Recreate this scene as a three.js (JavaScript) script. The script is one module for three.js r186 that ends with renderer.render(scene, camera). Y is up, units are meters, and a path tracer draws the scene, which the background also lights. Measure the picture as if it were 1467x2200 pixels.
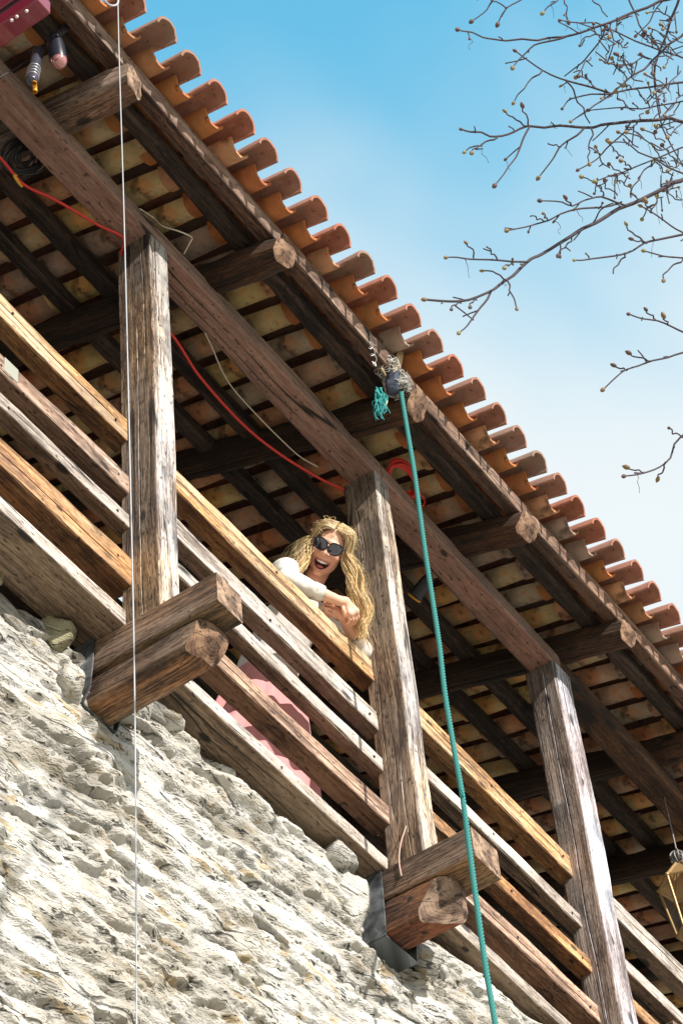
import * as THREE from 'three';
import { ImprovedNoise } from 'three/addons/math/ImprovedNoise.js';
import { mergeGeometries, mergeVertices } from 'three/addons/utils/BufferGeometryUtils.js';
import { RoundedBoxGeometry } from 'three/addons/geometries/RoundedBoxGeometry.js';

// ------------------------------------------------------------------ camera, sky, sun, exposure
const scene = new THREE.Scene();
const V3 = (x, y, z) => new THREE.Vector3(x, y, z);
const camera = new THREE.PerspectiveCamera(22.7767, 682 / 1024, 0.1, 2000);
const EYE = V3(-5.517, -7.298, 4.038), LOOK = V3(0.5739, 0.7491, -0.3309), UP = V3(-0.5889, 0.6582, 0.4689), RIGHT = V3(0.5691, -0.0748, 0.8189);
camera.position.copy(EYE);
camera.up.copy(UP);
camera.lookAt(EYE.clone().add(LOOK));
scene.add(camera);
// a point of the place, given by where it shows in the 1467 x 2200 photograph and how many metres off it is
const at = (px, py, d) => LOOK.clone().multiplyScalar(5461.12).addScaledVector(RIGHT, px - 733.5).addScaledVector(UP, 1100 - py).normalize().multiplyScalar(d).add(EYE);

const SUN = V3(-0.27, 0.575, 1).normalize();
const sun = new THREE.DirectionalLight(new THREE.Color(1, 0.945, 0.88), 5);
sun.position.copy(SUN.clone().multiplyScalar(30));
sun.shadow.radius = 1.2;
sun.castShadow = true;
sun.shadow.mapSize.set(4096, 4096);
Object.assign(sun.shadow.camera, { left: -9, right: 9, top: 9, bottom: -9, near: 1, far: 60 });
scene.add(sun);

const renderer = new THREE.WebGLRenderer({ antialias: true });
renderer.setSize(682, 1024);
renderer.shadowMap.enabled = true;
renderer.toneMapping = THREE.LinearToneMapping;
renderer.toneMappingExposure = 1.38;

// ------------------------------------------------------------------ noise and small helpers
const PN = new ImprovedNoise();
const n3 = (x, y, z = 0) => PN.noise(x + 57.31, y + 91.17, z + 33.7);
const fbm = (x, y, z = 0, o = 4) => { let s = 0, a = 0.5; for (let i = 0; i < o; i++) { s += a * n3(x, y, z); x *= 2.03; y *= 2.03; z = z * 2.03 + 7.1; a *= 0.5; } return s; };
const rng = (seed) => () => { seed = (seed + 0x6d2b79f5) | 0; let t = Math.imul(seed ^ (seed >>> 15), 1 | seed); t = (t + Math.imul(t ^ (t >>> 7), 61 | t)) ^ t; return ((t ^ (t >>> 14)) >>> 0) / 4294967296; };
const hash = (x, y, k = 0) => { let h = Math.imul(x | 0, 374761393) + Math.imul(y | 0, 668265263) + Math.imul(k | 0, 974711); h = Math.imul(h ^ (h >>> 13), 1274126177); return ((h ^ (h >>> 16)) >>> 0) / 4294967296; };
const clamp = (x, a = 0, b = 1) => Math.min(b, Math.max(a, x));
const sstep = (a, b, x) => { const t = clamp((x - a) / (b - a)); return t * t * (3 - 2 * t); };
const mix = (a, b, t) => a + (b - a) * t;
const mix3 = (a, b, t) => [mix(a[0], b[0], t), mix(a[1], b[1], t), mix(a[2], b[2], t)];
const hex = (h) => [((h >> 16) & 255) / 255, ((h >> 8) & 255) / 255, (h & 255) / 255];

{ // the sky: deep spring blue overhead, whitening through thin high cloud towards lower elevations, all the way round
  const W = 1024, H = 512, data = new Float32Array(W * H * 4);
  for (let r = 0; r < H; r++) {
    const up = ((r + 0.5) / H - 0.5) * Math.PI, y = Math.sin(up), el = (up * 180) / Math.PI;
    for (let c = 0; c < W; c++) {
      const ro = ((c + 0.5) / W - 0.5) * 2 * Math.PI, x = Math.cos(ro) * Math.cos(up), z = Math.sin(ro) * Math.cos(up);
      const k = 1 / Math.max(0.12, y), w = fbm(x * k * 1.1 + 3, z * k * 1.6, 2, 5) * 1.2, w2 = fbm(x * k * 4.2 + 8, z * k * 6.5, 5, 4);
      let veil = sstep(59.5, 46, el + w * 8 + w2 * 6 - 12 * Math.sin(ro + 0.47));
      const base = mix3([0.145, 0.435, 0.62], [0.092, 0.365, 0.575], sstep(48, 66, el));
      let col = mix3(base, [0.64, 0.685, 0.70], veil * 0.97);
      if (y < 0) col = [0.3, 0.29, 0.27];
      const i = (r * W + c) * 4;
      data[i] = col[0]; data[i + 1] = col[1]; data[i + 2] = col[2]; data[i + 3] = 1;
    }
  }
  const t = new THREE.DataTexture(data, W, H, THREE.RGBAFormat, THREE.FloatType);
  t.mapping = THREE.EquirectangularReflectionMapping; t.magFilter = THREE.LinearFilter; t.minFilter = THREE.LinearFilter; t.needsUpdate = true;
  scene.background = t; scene.environment = t;
}

// ------------------------------------------------------------------ scene bookkeeping
const used = new Map();
function numbered(n) { const k = used.get(n) ?? 0; used.set(n, k + 1); return k ? n + '_' + String(k).padStart(3, '0') : n; }
function tag(o, label, category, group, kind) { if (label) o.userData.label = label; if (category) o.userData.category = category; if (group) o.userData.group = group; if (kind) o.userData.kind = kind; return o; }
function thing(name, label, category, group) { const o = new THREE.Group(); o.name = numbered(name); scene.add(o); return tag(o, label, category, group); }
function mesh(name, geo, mat, parent = scene) { const m = new THREE.Mesh(geo, mat); m.name = numbered(name); m.castShadow = m.receiveShadow = true; parent.add(m); return m; }
const std = (color, roughness = 0.8, extra = {}) => new THREE.MeshStandardMaterial({ color: Array.isArray(color) ? new THREE.Color().setRGB(...color) : color, roughness, ...extra });

function texPair(w, h, fn, srgb = true) {  // fn(u, v) -> [r, g, b, height], all 0..1
  const a = new Uint8Array(w * h * 4), b = new Uint8Array(w * h * 4);
  for (let y = 0; y < h; y++) for (let x = 0; x < w; x++) {
    const p = fn((x + 0.5) / w, (y + 0.5) / h), i = (y * w + x) * 4;
    for (let c = 0; c < 3; c++) { a[i + c] = clamp(p[c]) * 255; b[i + c] = clamp(p[3]) * 255; }
    a[i + 3] = b[i + 3] = 255;
  }
  return [a, b].map((d, k) => {
    const t = new THREE.DataTexture(d, w, h, THREE.RGBAFormat);
    t.wrapS = t.wrapT = THREE.MirroredRepeatWrapping; t.magFilter = THREE.LinearFilter; t.minFilter = THREE.LinearMipmapLinearFilter; t.generateMipmaps = true;
    if (k === 0 && srgb) t.colorSpace = THREE.SRGBColorSpace;
    t.needsUpdate = true; return t;
  });
}

// ------------------------------------------------------------------ wood
const WU = 2, WV = 0.6;   // metres that one wood texture covers
function wood(seed, dark, light, grey, greyAmt, opt = {}) {
  dark = hex(dark); light = hex(light); grey = hex(grey);
  const R = rng(seed), knots = [];
  for (let i = 0; i < (opt.knots ?? 6); i++) knots.push([R() * WU, R() * WV, 0.010 + R() * 0.016]);
  const o = seed * 13.7, [map, bump] = texPair(1024, 512, (s, t) => {
    const u = s * WU, v = t * WV;
    let warp = n3(u * 1.4 + o, v * 5, 1) * 0.022, kd = 0, ring = 0;
    for (const [ku, kv, kr] of knots) {
      const du = (u - ku) * 0.45, dv = v - kv, d = Math.hypot(du, dv);
      warp += Math.sign(dv) * kr * 0.9 * Math.exp(-(d * d) / (kr * kr * 5));
      kd = Math.max(kd, sstep(kr * 1.1, kr * 0.5, d)); ring += Math.sin(d * 900) * sstep(kr * 3, kr, d);
    }
    const vv = v + warp;
    const fleck = n3(u * 38, vv * 190, 14 + o), grain = 0.42 * n3(u * 1.3 + o, vv * 38, 2) + 0.5 * n3(u * 5, vv * 110 + o, 3) + 0.5 * n3(u * 17, vv * 240, 4 + o) + 0.35 * fleck + ring * 0.10;
    const pat = fbm(u * 2.1 + o, v * 6.5, 5, 4), pat2 = fbm(u * 1.3, v * 4 + o, 9, 3);
    const c = Math.abs(n3(u * 0.55 + o, vv * 15, 7)), crack = sstep(0.04, 0.006, c) * sstep(0.02, 0.25, n3(u * 1.4 + o, v * 8, 11));
    let col = mix3(dark, light, clamp(0.48 + (opt.calm ?? 1) * (0.95 * grain + 1.05 * pat)));
    const gm = greyAmt * sstep(-0.22, 0.3, pat2 + grain * 0.25);
    col = mix3(col, mix3([grey[0] * 0.62, grey[1] * 0.6, grey[2] * 0.58], grey, clamp(0.6 + grain * 0.7)), gm);
    const stain = sstep(0.12, 0.4, fbm(u * 3.3 + 40, v * 8 + o, 13, 4)) * (opt.stain ?? 0.45);
    const k = (1 - 0.72 * crack) * (1 - 0.6 * kd) * (1 - stain);
    const holes = 1 - 0.5 * sstep(0.42, 0.65, n3(u * 30, v * 75, 17 + o) + 0.3 * fleck);
    return [col[0] * k * holes, col[1] * k * holes, col[2] * k * holes, 0.55 + 0.4 * grain - 0.5 * crack - 0.15 * kd + 0.2 * pat - 0.3 * (1 - holes)];
  });
  map.repeat.set(1 / WU, 1 / WV); bump.repeat.set(1 / WU, 1 / WV);
  return new THREE.MeshStandardMaterial({ map, bumpMap: bump, bumpScale: opt.bump ?? 0.0022, roughness: 0.86, vertexColors: true });
}
const endGrain = (() => {
  const [map, bump] = texPair(512, 512, (s, t) => {
    const u = s - 0.46, v = t - 0.53, r = Math.hypot(u, v) + 0.02 * n3(s * 5, t * 5), a = Math.atan2(v, u), ring = Math.sin(r * 150 + 3 * n3(s * 3, t * 3, 2));
    const ray = Math.abs(Math.sin(a * 7 + 4 * n3(s * 2, t * 2, 4))), ck = sstep(0.10, 0.02, ray) * sstep(0.02, 0.1, r) * sstep(0.45, 0.2, r + 0.25 * n3(a * 2, 3));
    const p = fbm(s * 5, t * 5, 6, 4), c = mix3([0.33, 0.25, 0.20], [0.68, 0.58, 0.49], clamp(0.5 + ring * 0.10 + p * 1.5)), k = (1 - 0.75 * ck) * (1 - 0.5 * sstep(0.1, 0.35, fbm(s * 9 + 7, t * 9, 8, 4)));
    return [c[0] * k, c[1] * k, c[2] * k, 0.5 + ring * 0.12 + p * 0.5 - ck * 0.5];
  });
  map.repeat.set(5, 5); bump.repeat.set(5, 5);
  return (tint) => { const m = new THREE.MeshStandardMaterial({ map, bumpMap: bump, bumpScale: 0.002, roughness: 0.9 }); m.color.setRGB(...tint); return m; };
})();
const W = {
  post: wood(1, 0x3e2b1e, 0xa48664, 0x938982, 0.5, { stain: 0.3, bump: 0.003, knots: 4 }),
  postGrey: wood(2, 0x4c3b32, 0xa38d7e, 0xaaa199, 0.65, { stain: 0.3, bump: 0.003, knots: 4 }),
  tan: wood(3, 0x63462c, 0xc49c66, 0xb0a595, 0.6, { stain: 0.25, knots: 4, bump: 0.0026 }),
  pink: wood(4, 0x554034, 0xad907a, 0xafa096, 0.6, { stain: 0.3, knots: 4, bump: 0.0026 }),
  silver: wood(5, 0x665a50, 0xb7aa9c, 0xb4aea7, 0.6, { stain: 0.25, knots: 4, bump: 0.0026 }),
  orange: wood(6, 0x573a24, 0xbb8c58, 0xa89a8e, 0.4, { stain: 0.4, knots: 4, bump: 0.0026 }),
  smoke: wood(7, 0x1d1613, 0x544338, 0x6d625c, 0.3, { stain: 0.5, bump: 0.0026 }),
  plate: wood(8, 0x5a443b, 0x987c6f, 0x8b8078, 0.35, { stain: 0.15, calm: 0.55, knots: 2, bump: 0.003 }),
  log: wood(9, 0x2e1e15, 0x7f5839, 0x6e5e53, 0.4, { stain: 0.6, bump: 0.003 }),
  corbel: wood(10, 0x33261d, 0x94745a, 0x948a82, 0.75, { stain: 0.4, bump: 0.003, knots: 3 }),
};
const END = { pale: endGrain([1, 0.97, 0.93]), brown: endGrain([0.78, 0.66, 0.56]), grey: endGrain([0.80, 0.78, 0.78]), dark: endGrain([0.42, 0.36, 0.32]) };

// a hewn timber from a to b (opposite corners), grain along axis; cracks are real grooves
function timberGeo([x0, y0, z0], [x1, y1, z1], axis, o = {}) {
  const size = { x: x1 - x0, y: y1 - y0, z: z1 - z0 }, L = size[axis];
  const [hw, ww] = axis === 'x' ? [size.y, size.z] : axis === 'y' ? [size.x, size.z] : [size.y, size.x];   // local y, local z
  const r = o.r ?? 0.006, wob = o.wob ?? 0.003, seed = o.seed ?? 1, segs = o.segs ?? Math.max(6, Math.round(L / 0.06)), so = seed * 17.3;
  const sides = [[0, 1, ww / 2, hw / 2], [1, 0, hw / 2, ww / 2], [0, -1, ww / 2, hw / 2], [-1, 0, hw / 2, ww / 2]];   // (ny, nz, distance, half width): +z, +y, -z, -y
  const ring = [];   // {y, z, ny, nz, side, s, crack}
  sides.forEach(([ny, nz, d, half], k) => {
    const ty = nz, tz = -ny, list = [];                                 // tangent, going round
    const n = Math.max(4, Math.round((half - r) * 2 / 0.02));
    for (let i = 0; i <= n; i++) list.push({ s: -half + r + (2 * (half - r) * i) / n });
    list.splice(1, 0, { s: -half + r + 0.003 }); list.splice(list.length - 1, 0, { s: half - r - 0.003 });
    for (const c of o.cracks ?? []) if (c.side === k) {
      const keep = list.filter((p, i) => i === 0 || i === list.length - 1 || Math.abs(p.s - c.pos) > c.w + 0.013 || p.crack);
      list.length = 0; list.push(...keep, { s: c.pos - c.w - 0.003, crack: c, lip: 2 }, { s: c.pos + c.w + 0.003, crack: c, lip: 2 }, { s: c.pos - c.w, crack: c, lip: 1 }, { s: c.pos, crack: c, lip: 0 }, { s: c.pos + c.w, crack: c, lip: 1 });
      list.sort((a, b) => a.s - b.s);
    }
    for (const p of list) ring.push({ ...p, y: ny * d + ty * p.s, z: nz * d + tz * p.s, ny, nz, ty, tz });
    const [my, mz] = sides[(k + 1) % 4], cy = ny * (d - r) + ty * (half - r), cz = nz * (d - r) + tz * (half - r);
    for (const a of [0.33, 0.67]) { const vy = mix(ny, my, a), vz = mix(nz, mz, a), l = Math.hypot(vy, vz); ring.push({ y: cy + (vy / l) * r, z: cz + (vz / l) * r, ny: vy / l, nz: vz / l, ty, tz, corner: 1 }); }
  });
  let per = 0; const V = [0];
  for (let i = 1; i <= ring.length; i++) { const a = ring[i - 1], b = ring[i % ring.length]; per += Math.hypot(a.y - b.y, a.z - b.z); V.push(per); }
  const pos = [], uv = [], col = [], idx = [], N = ring.length + 1, ou = hash(seed, 3) * 7, ov = hash(seed, 4) * 5;
  for (let i = 0; i <= segs; i++) {
    const x = (L * i) / segs, bow = (o.bow ?? 0) * Math.sin((Math.PI * i) / segs), sag = wob * 1.6 * n3(x * 0.8 + so, 5.5), sag2 = wob * 1.6 * n3(x * 0.8 + so, 9.5);
    for (let j = 0; j <= ring.length; j++) {
      const p = ring[j % ring.length];
      let d = wob * (1.0 * n3(x * 2.2 + so, p.y * 4, p.z * 4) + 0.35 * n3(x * 7 + so, p.y * 18, p.z * 18 + 4)), sh = 0;
      if (p.corner) d += wob * 1.5 * Math.min(0.05, n3(x * 9 + so, p.y * 12, p.z * 12 + 8) - 0.1);
      if (p.crack) {
        const c = p.crack, e = sstep(c.a, c.a + 0.12, x) * sstep(c.b, c.b - 0.12, x);
        sh = 0.009 * n3(x * 1.7 + so, c.pos * 50) + 0.003 * n3(x * 8 + so, c.pos * 50);
        if (!p.lip) d -= c.depth * e; else sh += Math.sign(p.s - c.pos) * c.w * (e * (0.9 + 0.7 * n3(x * 4 + so, 3)) - 1) * 0.9;
      }
      pos.push(x, p.y + p.ny * d + p.ty * sh + sag + bow, p.z + p.nz * d + p.tz * sh + sag2);
      uv.push(x + ou, V[j] + ov);
    }
  }
  for (let i = 0; i < segs; i++) for (let j = 0; j < ring.length; j++) { const a = i * N + j, b = a + N; idx.push(a, a + 1, b, b, a + 1, b + 1); }
  const sideCount = idx.length;
  for (const e of [0, 1]) {   // ends, a little rough
    const base = pos.length / 3, k = e * segs * N, cx = pos[k * 3], rr = o.dome ?? 0;
    for (const f of [1, 0.8, 0.45]) for (let j = 0; j < ring.length; j++) {
      const q = (k + j) * 3, y = pos[q + 1] * f, z = pos[q + 2] * f, push = (e ? 1 : -1) * (rr * (1 - f * f) + (f < 1 ? wob * 1.5 * n3(y * 30 + so, z * 30, 2) : 0));
      pos.push(cx + push, y, z); uv.push(z * 0.8 + 0.1, y * 0.8 + 0.1);
    }
    pos.push(cx + (e ? 1 : -1) * rr, 0, 0); uv.push(0.1, 0.1);
    const M = ring.length;
    const tri = (a, b, c) => (e ? idx.push(a, b, c) : idx.push(a, c, b));
    for (let lvl = 0; lvl < 2; lvl++) for (let j = 0; j < M; j++) { const a = base + lvl * M + j, b = base + lvl * M + ((j + 1) % M); tri(a, a + M, b); tri(b, a + M, b + M); }
    for (let j = 0; j < M; j++) tri(base + 2 * M + j, base + 3 * M, base + 2 * M + ((j + 1) % M));
  }
  if (o.shape) for (let i = 0; i < pos.length; i += 3) { const q = o.shape(pos[i], pos[i + 1], pos[i + 2], L); pos[i] = q[0]; pos[i + 1] = q[1]; pos[i + 2] = q[2]; }
  const g = new THREE.BufferGeometry();
  g.setAttribute('position', new THREE.Float32BufferAttribute(pos, 3));
  g.setAttribute('uv', new THREE.Float32BufferAttribute(uv, 2));
  g.setIndex(idx);
  const m = new THREE.Matrix4(), mx = (x0 + x1) / 2, my = (y0 + y1) / 2, mz = (z0 + z1) / 2;
  if (axis === 'x') m.makeTranslation(x0, my, mz);
  if (axis === 'y') m.makeRotationZ(Math.PI / 2).setPosition(mx, y0, mz);
  if (axis === 'z') m.makeRotationY(-Math.PI / 2).setPosition(mx, my, z0);
  g.applyMatrix4(m);
  // orientation check: make the faces look outwards
  const P = g.attributes.position, c0 = V3(), a = V3().fromBufferAttribute(P, idx[sideCount / 2 - (sideCount / 2) % 3]);
  g.computeVertexNormals();
  const Nn = g.attributes.normal; let out = 0; g.computeBoundingBox(); g.boundingBox.getCenter(c0);
  for (let i = 0; i < segs * N; i += 7) { a.fromBufferAttribute(P, i).sub(c0); a[axis] = 0; out += a.x * Nn.getX(i) + a.y * Nn.getY(i) + a.z * Nn.getZ(i); }
  if (out < 0) { const ix = g.index.array; for (let i = 0; i < ix.length; i += 3) { const t = ix[i]; ix[i] = ix[i + 1]; ix[i + 1] = t; } g.computeVertexNormals(); }
  for (let i = 0; i <= segs; i++) { // close the seam's shading
    const p = i * N, q = p + N - 1, v = V3(Nn.getX(p) + Nn.getX(q), Nn.getY(p) + Nn.getY(q), Nn.getZ(p) + Nn.getZ(q)).normalize();
    Nn.setXYZ(p, v.x, v.y, v.z); Nn.setXYZ(q, v.x, v.y, v.z);
  }
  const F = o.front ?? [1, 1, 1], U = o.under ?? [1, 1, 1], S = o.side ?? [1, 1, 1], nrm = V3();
  for (let i = 0; i < P.count; i++) {   // weathering mixed with painted light: sunward fronts lightened, rail undersides darkened
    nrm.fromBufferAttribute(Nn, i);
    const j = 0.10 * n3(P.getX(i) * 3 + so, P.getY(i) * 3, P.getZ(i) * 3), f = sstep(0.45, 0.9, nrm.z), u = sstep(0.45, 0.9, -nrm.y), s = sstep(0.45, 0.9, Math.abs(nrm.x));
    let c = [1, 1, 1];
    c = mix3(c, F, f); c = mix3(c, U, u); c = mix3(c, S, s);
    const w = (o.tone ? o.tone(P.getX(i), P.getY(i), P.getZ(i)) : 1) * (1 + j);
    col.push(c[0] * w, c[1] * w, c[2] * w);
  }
  g.setAttribute('color', new THREE.Float32BufferAttribute(col, 3));
  g.clearGroups(); g.addGroup(0, sideCount, 0); g.addGroup(sideCount, idx.length - sideCount, 1);
  return g;
}
const timber = (name, parent, a, b, axis, mat, o = {}) => mesh(name, timberGeo(a, b, axis, o), [mat, o.end ?? END.brown], parent);

// a tube through points, thinning from r0 to r1
function tube(pts, r0, r1 = r0, seg = 0, rad = 7, closed = false) {
  const c = new THREE.CatmullRomCurve3(pts, closed, 'catmullrom', 0.5), n = seg || Math.max(6, pts.length * 5), g = new THREE.TubeGeometry(c, n, 1, rad, closed), P = g.attributes.position, q = V3(), a = V3();
  for (let i = 0; i <= n; i++) {
    c.getPointAt(Math.min(1, i / n), q); const r = mix(r0, r1, i / n);
    for (let j = 0; j <= rad; j++) { const k = i * (rad + 1) + j; a.fromBufferAttribute(P, k).sub(q).multiplyScalar(r).add(q); P.setXYZ(k, a.x, a.y, a.z); }
  }
  if (!closed) { // round off the ends
    const uv = g.attributes.uv, nn = g.attributes.normal, pos = Array.from(P.array), uvs = Array.from(uv.array), ns = Array.from(nn.array), ix = Array.from(g.index.array);
    for (const e of [0, n]) { c.getPointAt(e / n, q); const t = c.getTangentAt(e / n).multiplyScalar(e ? 1 : -1), r = e ? r1 : r0, k = pos.length / 3; pos.push(q.x + t.x * r * 0.6, q.y + t.y * r * 0.6, q.z + t.z * r * 0.6); uvs.push(0, 0); ns.push(t.x, t.y, t.z);
      for (let j = 0; j < rad; j++) { const p = e * (rad + 1) + j; e ? ix.push(p, p + 1, k) : ix.push(p + 1, p, k); } }
    const h = new THREE.BufferGeometry(); h.setAttribute('position', new THREE.Float32BufferAttribute(pos, 3)); h.setAttribute('normal', new THREE.Float32BufferAttribute(ns, 3)); h.setAttribute('uv', new THREE.Float32BufferAttribute(uvs, 2)); h.setIndex(ix); return h;
  }
  return g;
}
// a laid rope: three strands wound round each other along a curve
function ropeGeo(pts, R, pitch, seg) {
  const c = new THREE.CatmullRomCurve3(pts), len = c.getLength(), n = seg || Math.round((len / pitch) * 9), fr = c.computeFrenetFrames(n), parts = [];
  for (let k = 0; k < 3; k++) {
    const q = [];
    for (let i = 0; i <= n; i++) { const p = c.getPointAt(i / n), a = (i / n) * (len / pitch) * Math.PI * 2 + (k * Math.PI * 2) / 3; q.push(p.addScaledVector(fr.normals[i], Math.cos(a) * R * 0.5).addScaledVector(fr.binormals[i], Math.sin(a) * R * 0.5)); }
    parts.push(tube(q, R * 0.56, R * 0.56, n, 6));
  }
  return mergeGeometries(parts);
}
function paint(g, fn) { const P = g.attributes.position, c = new Float32Array(P.count * 3); for (let i = 0; i < P.count; i++) c.set(fn(P.getX(i), P.getY(i), P.getZ(i), i), i * 3); g.setAttribute('color', new THREE.BufferAttribute(c, 3)); return g; }

// ------------------------------------------------------------------ ground
{
  const [map, bump] = texPair(512, 512, (s, t) => { const p = fbm(s * 9, t * 9, 3, 5), q = n3(s * 90, t * 90, 1); const c = mix3(hex(0x8f887b), hex(0xbbb4a6), clamp(0.5 + p + q * 0.3)); return [...c, 0.5 + q * 0.4]; });
  for (const t of [map, bump]) t.repeat.set(150, 150);
  const g = new THREE.PlaneGeometry(900, 900); g.rotateX(-Math.PI / 2); g.translate(0, -8.9, 0);
  tag(mesh('ground', g, new THREE.MeshStandardMaterial({ map, bumpMap: bump, bumpScale: 0.01, roughness: 0.95 })), 'pale trodden gravel ground below the wall', 'ground', null, 'structure');
}

// ------------------------------------------------------------------ the rubble wall
const stoneTex = texPair(1024, 1024, (s, t) => {
  const u = s * 1.2, v = t * 1.2;
  const f = fbm(u * 14, v * 20, 1, 5), pit = n3(u * 85 + 2 * n3(u * 50, v * 90), v * 170, 3), blot = fbm(u * 22, v * 46, 5, 4), fine = n3(u * 210, v * 210, 8);
  const moss = sstep(0.1, 0.3, fbm(u * 6 + 20, v * 9, 7, 4)), rust = sstep(0.2, 0.34, fbm(u * 11 + 5, v * 15, 9, 4));
  let c = mix3(hex(0xd9d5ca), hex(0xfbfaf6), clamp(0.6 + f * 1.3 + fine * 0.2));
  c = mix3(c, hex(0xa69b85), moss * 0.55);
  c = mix3(c, hex(0xc7a367), rust * 0.5);
  const dark = Math.max(sstep(0.30, 0.62, 0.75 * pit + 1.1 * blot), sstep(0.045, 0.01, Math.abs(n3(u * 5.5 + 3, v * 13, 21) + 0.15 * f)) * sstep(0, 0.2, n3(u * 7, v * 7, 30)) * 0.75);
  const k = 1 - 0.62 * dark;
  return [c[0] * k, c[1] * k * 0.995, c[2] * k * 0.985, 0.55 + f * 0.7 + fine * 0.14 + pit * 0.12 - dark * 0.4];
});
for (const t of stoneTex) t.repeat.set(1 / 1.2, 1 / 1.2);
const stoneMat = (k = 1) => { const m = new THREE.MeshStandardMaterial({ map: stoneTex[0], bumpMap: stoneTex[1], bumpScale: 0.016, roughness: 0.95, vertexColors: true }); m.color.setRGB(0.655 * k, 0.655 * k, 0.665 * k); return m; };
const wallMat = stoneMat();
const wallTop = (x) => -0.075 + 0.035 * n3(x * 2.1, 4) + 0.03 * n3(x * 6, 9);
const wallZ = (x) => -0.415 + 0.055 * clamp(x + 0.6, -1, 6) + 0.03 * n3(x * 1.3, 2);
const recess = (x, y) => 0.075 * sstep(0.30, 0.16, Math.abs(x - 1.93)) * sstep(-0.62, -0.42, y);   // the face is set back round the second bracket
function rubble(x, y) {   // how far the wall's face stands out here: [metres, tint]
  const wx = x + 0.10 * n3(x * 2.6, y * 2.6, 1), wy = y + 0.05 * n3(x * 3.1, y * 3.1, 5) + 0.025 * n3(x * 9, y * 9, 5);
  const cw = 0.62, ch = 0.15, gx = wx / cw, gy = wy / ch;
  let f1 = 9, f2 = 9, id = [0, 0], off = [0, 0];
  for (let j = -1; j <= 1; j++) for (let i = -2; i <= 2; i++) {
    const cy = Math.floor(gy) + j, cx = Math.floor(gx + (cy & 1) * 0.5) + i, px = cx + 0.15 + 0.7 * hash(cx, cy, 1) - (cy & 1) * 0.5, py = cy + 0.2 + 0.6 * hash(cx, cy, 2);
    const dx = (gx - px) * 0.85, dy = gy - py, d = Math.pow(Math.pow(Math.abs(dx), 2.4) + Math.pow(Math.abs(dy), 2.4), 1 / 2.4);
    if (d < f1) { f2 = f1; f1 = d; id = [cx, cy]; off = [gx - px, gy - py]; } else if (d < f2) f2 = d;
  }
  const e = sstep(0.02, 0.32, f2 - f1), h = hash(id[0], id[1], 3), show = sstep(-0.25, 0.25, fbm(x * 1.1, y * 1.5, 3, 3) + 0.12);
  let d = e * (0.006 + 0.030 * h) * (0.1 + 0.9 * show);
  d += e * show * (-off[1] * 0.022 * (0.3 + hash(id[0], id[1], 5)) + off[0] * 0.012 * (hash(id[0], id[1], 6) - 0.5));
  const lay = (y * 6.2 + 0.9 * n3(x * 1.1, y * 1.2, 8) + 0.45 * n3(x * 3.6, y * 5, 9) + 0.22 * n3(x * 11, y * 15, 29)), fr = lay - Math.floor(lay), am = sstep(-0.05, 0.35, n3(x * 1.2, y * 3.2, 12 + Math.floor(lay)));
  d += am * 0.036 * (1 - fr) * sstep(0, 0.10, fr);                                  // ledges: a slope above, a sharp drop below
  const lay2 = y * 15 + 1.1 * n3(x * 1.9, y * 2.5, 18) + 0.6 * n3(x * 7, y * 10, 19) + 0.35 * n3(x * 22, y * 30, 28), fr2 = lay2 - Math.floor(lay2), am2 = sstep(0.0, 0.4, n3(x * 2.4, y * 6, 22 + Math.floor(lay2)));
  d += am2 * 0.024 * (1 - fr2) * sstep(0, 0.16, fr2);
  const jag = sstep(-0.15, 0.3, fbm(x * 1.5, y * 3.2, 61, 3));
  d += 0.045 * fbm(x * 1.4, y * 3.4, 31, 3) + (0.006 + 0.034 * jag) * fbm(x * 4.6, y * 17, 33, 5) + 0.026 * jag * (0.35 - Math.abs(n3(x * 8 + 0.6 * n3(y * 20, x * 7), y * 32, 35)));
  d += (0.003 + 0.014 * jag) * fbm(x * 17, y * 46, 81, 4) - (0.004 + 0.016 * jag) * sstep(0.12, 0.32, fbm(x * 12, y * 34, 83, 3));
  const deep = sstep(0.32, 0.6, fbm(x * 3.2, y * 12, 41, 4) + 0.17);
  d -= deep * 0.035;
  return [d, 0.92 + 0.16 * h * e - 0.12 * (1 - e) - 0.3 * deep + 0.35 * fbm(x * 2, y * 5, 50, 4) - 0.24 * jag, jag];
}
const wall = thing('stone_wall', 'tall rough whitish limestone rubble wall under the wooden gallery', 'wall');
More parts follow.
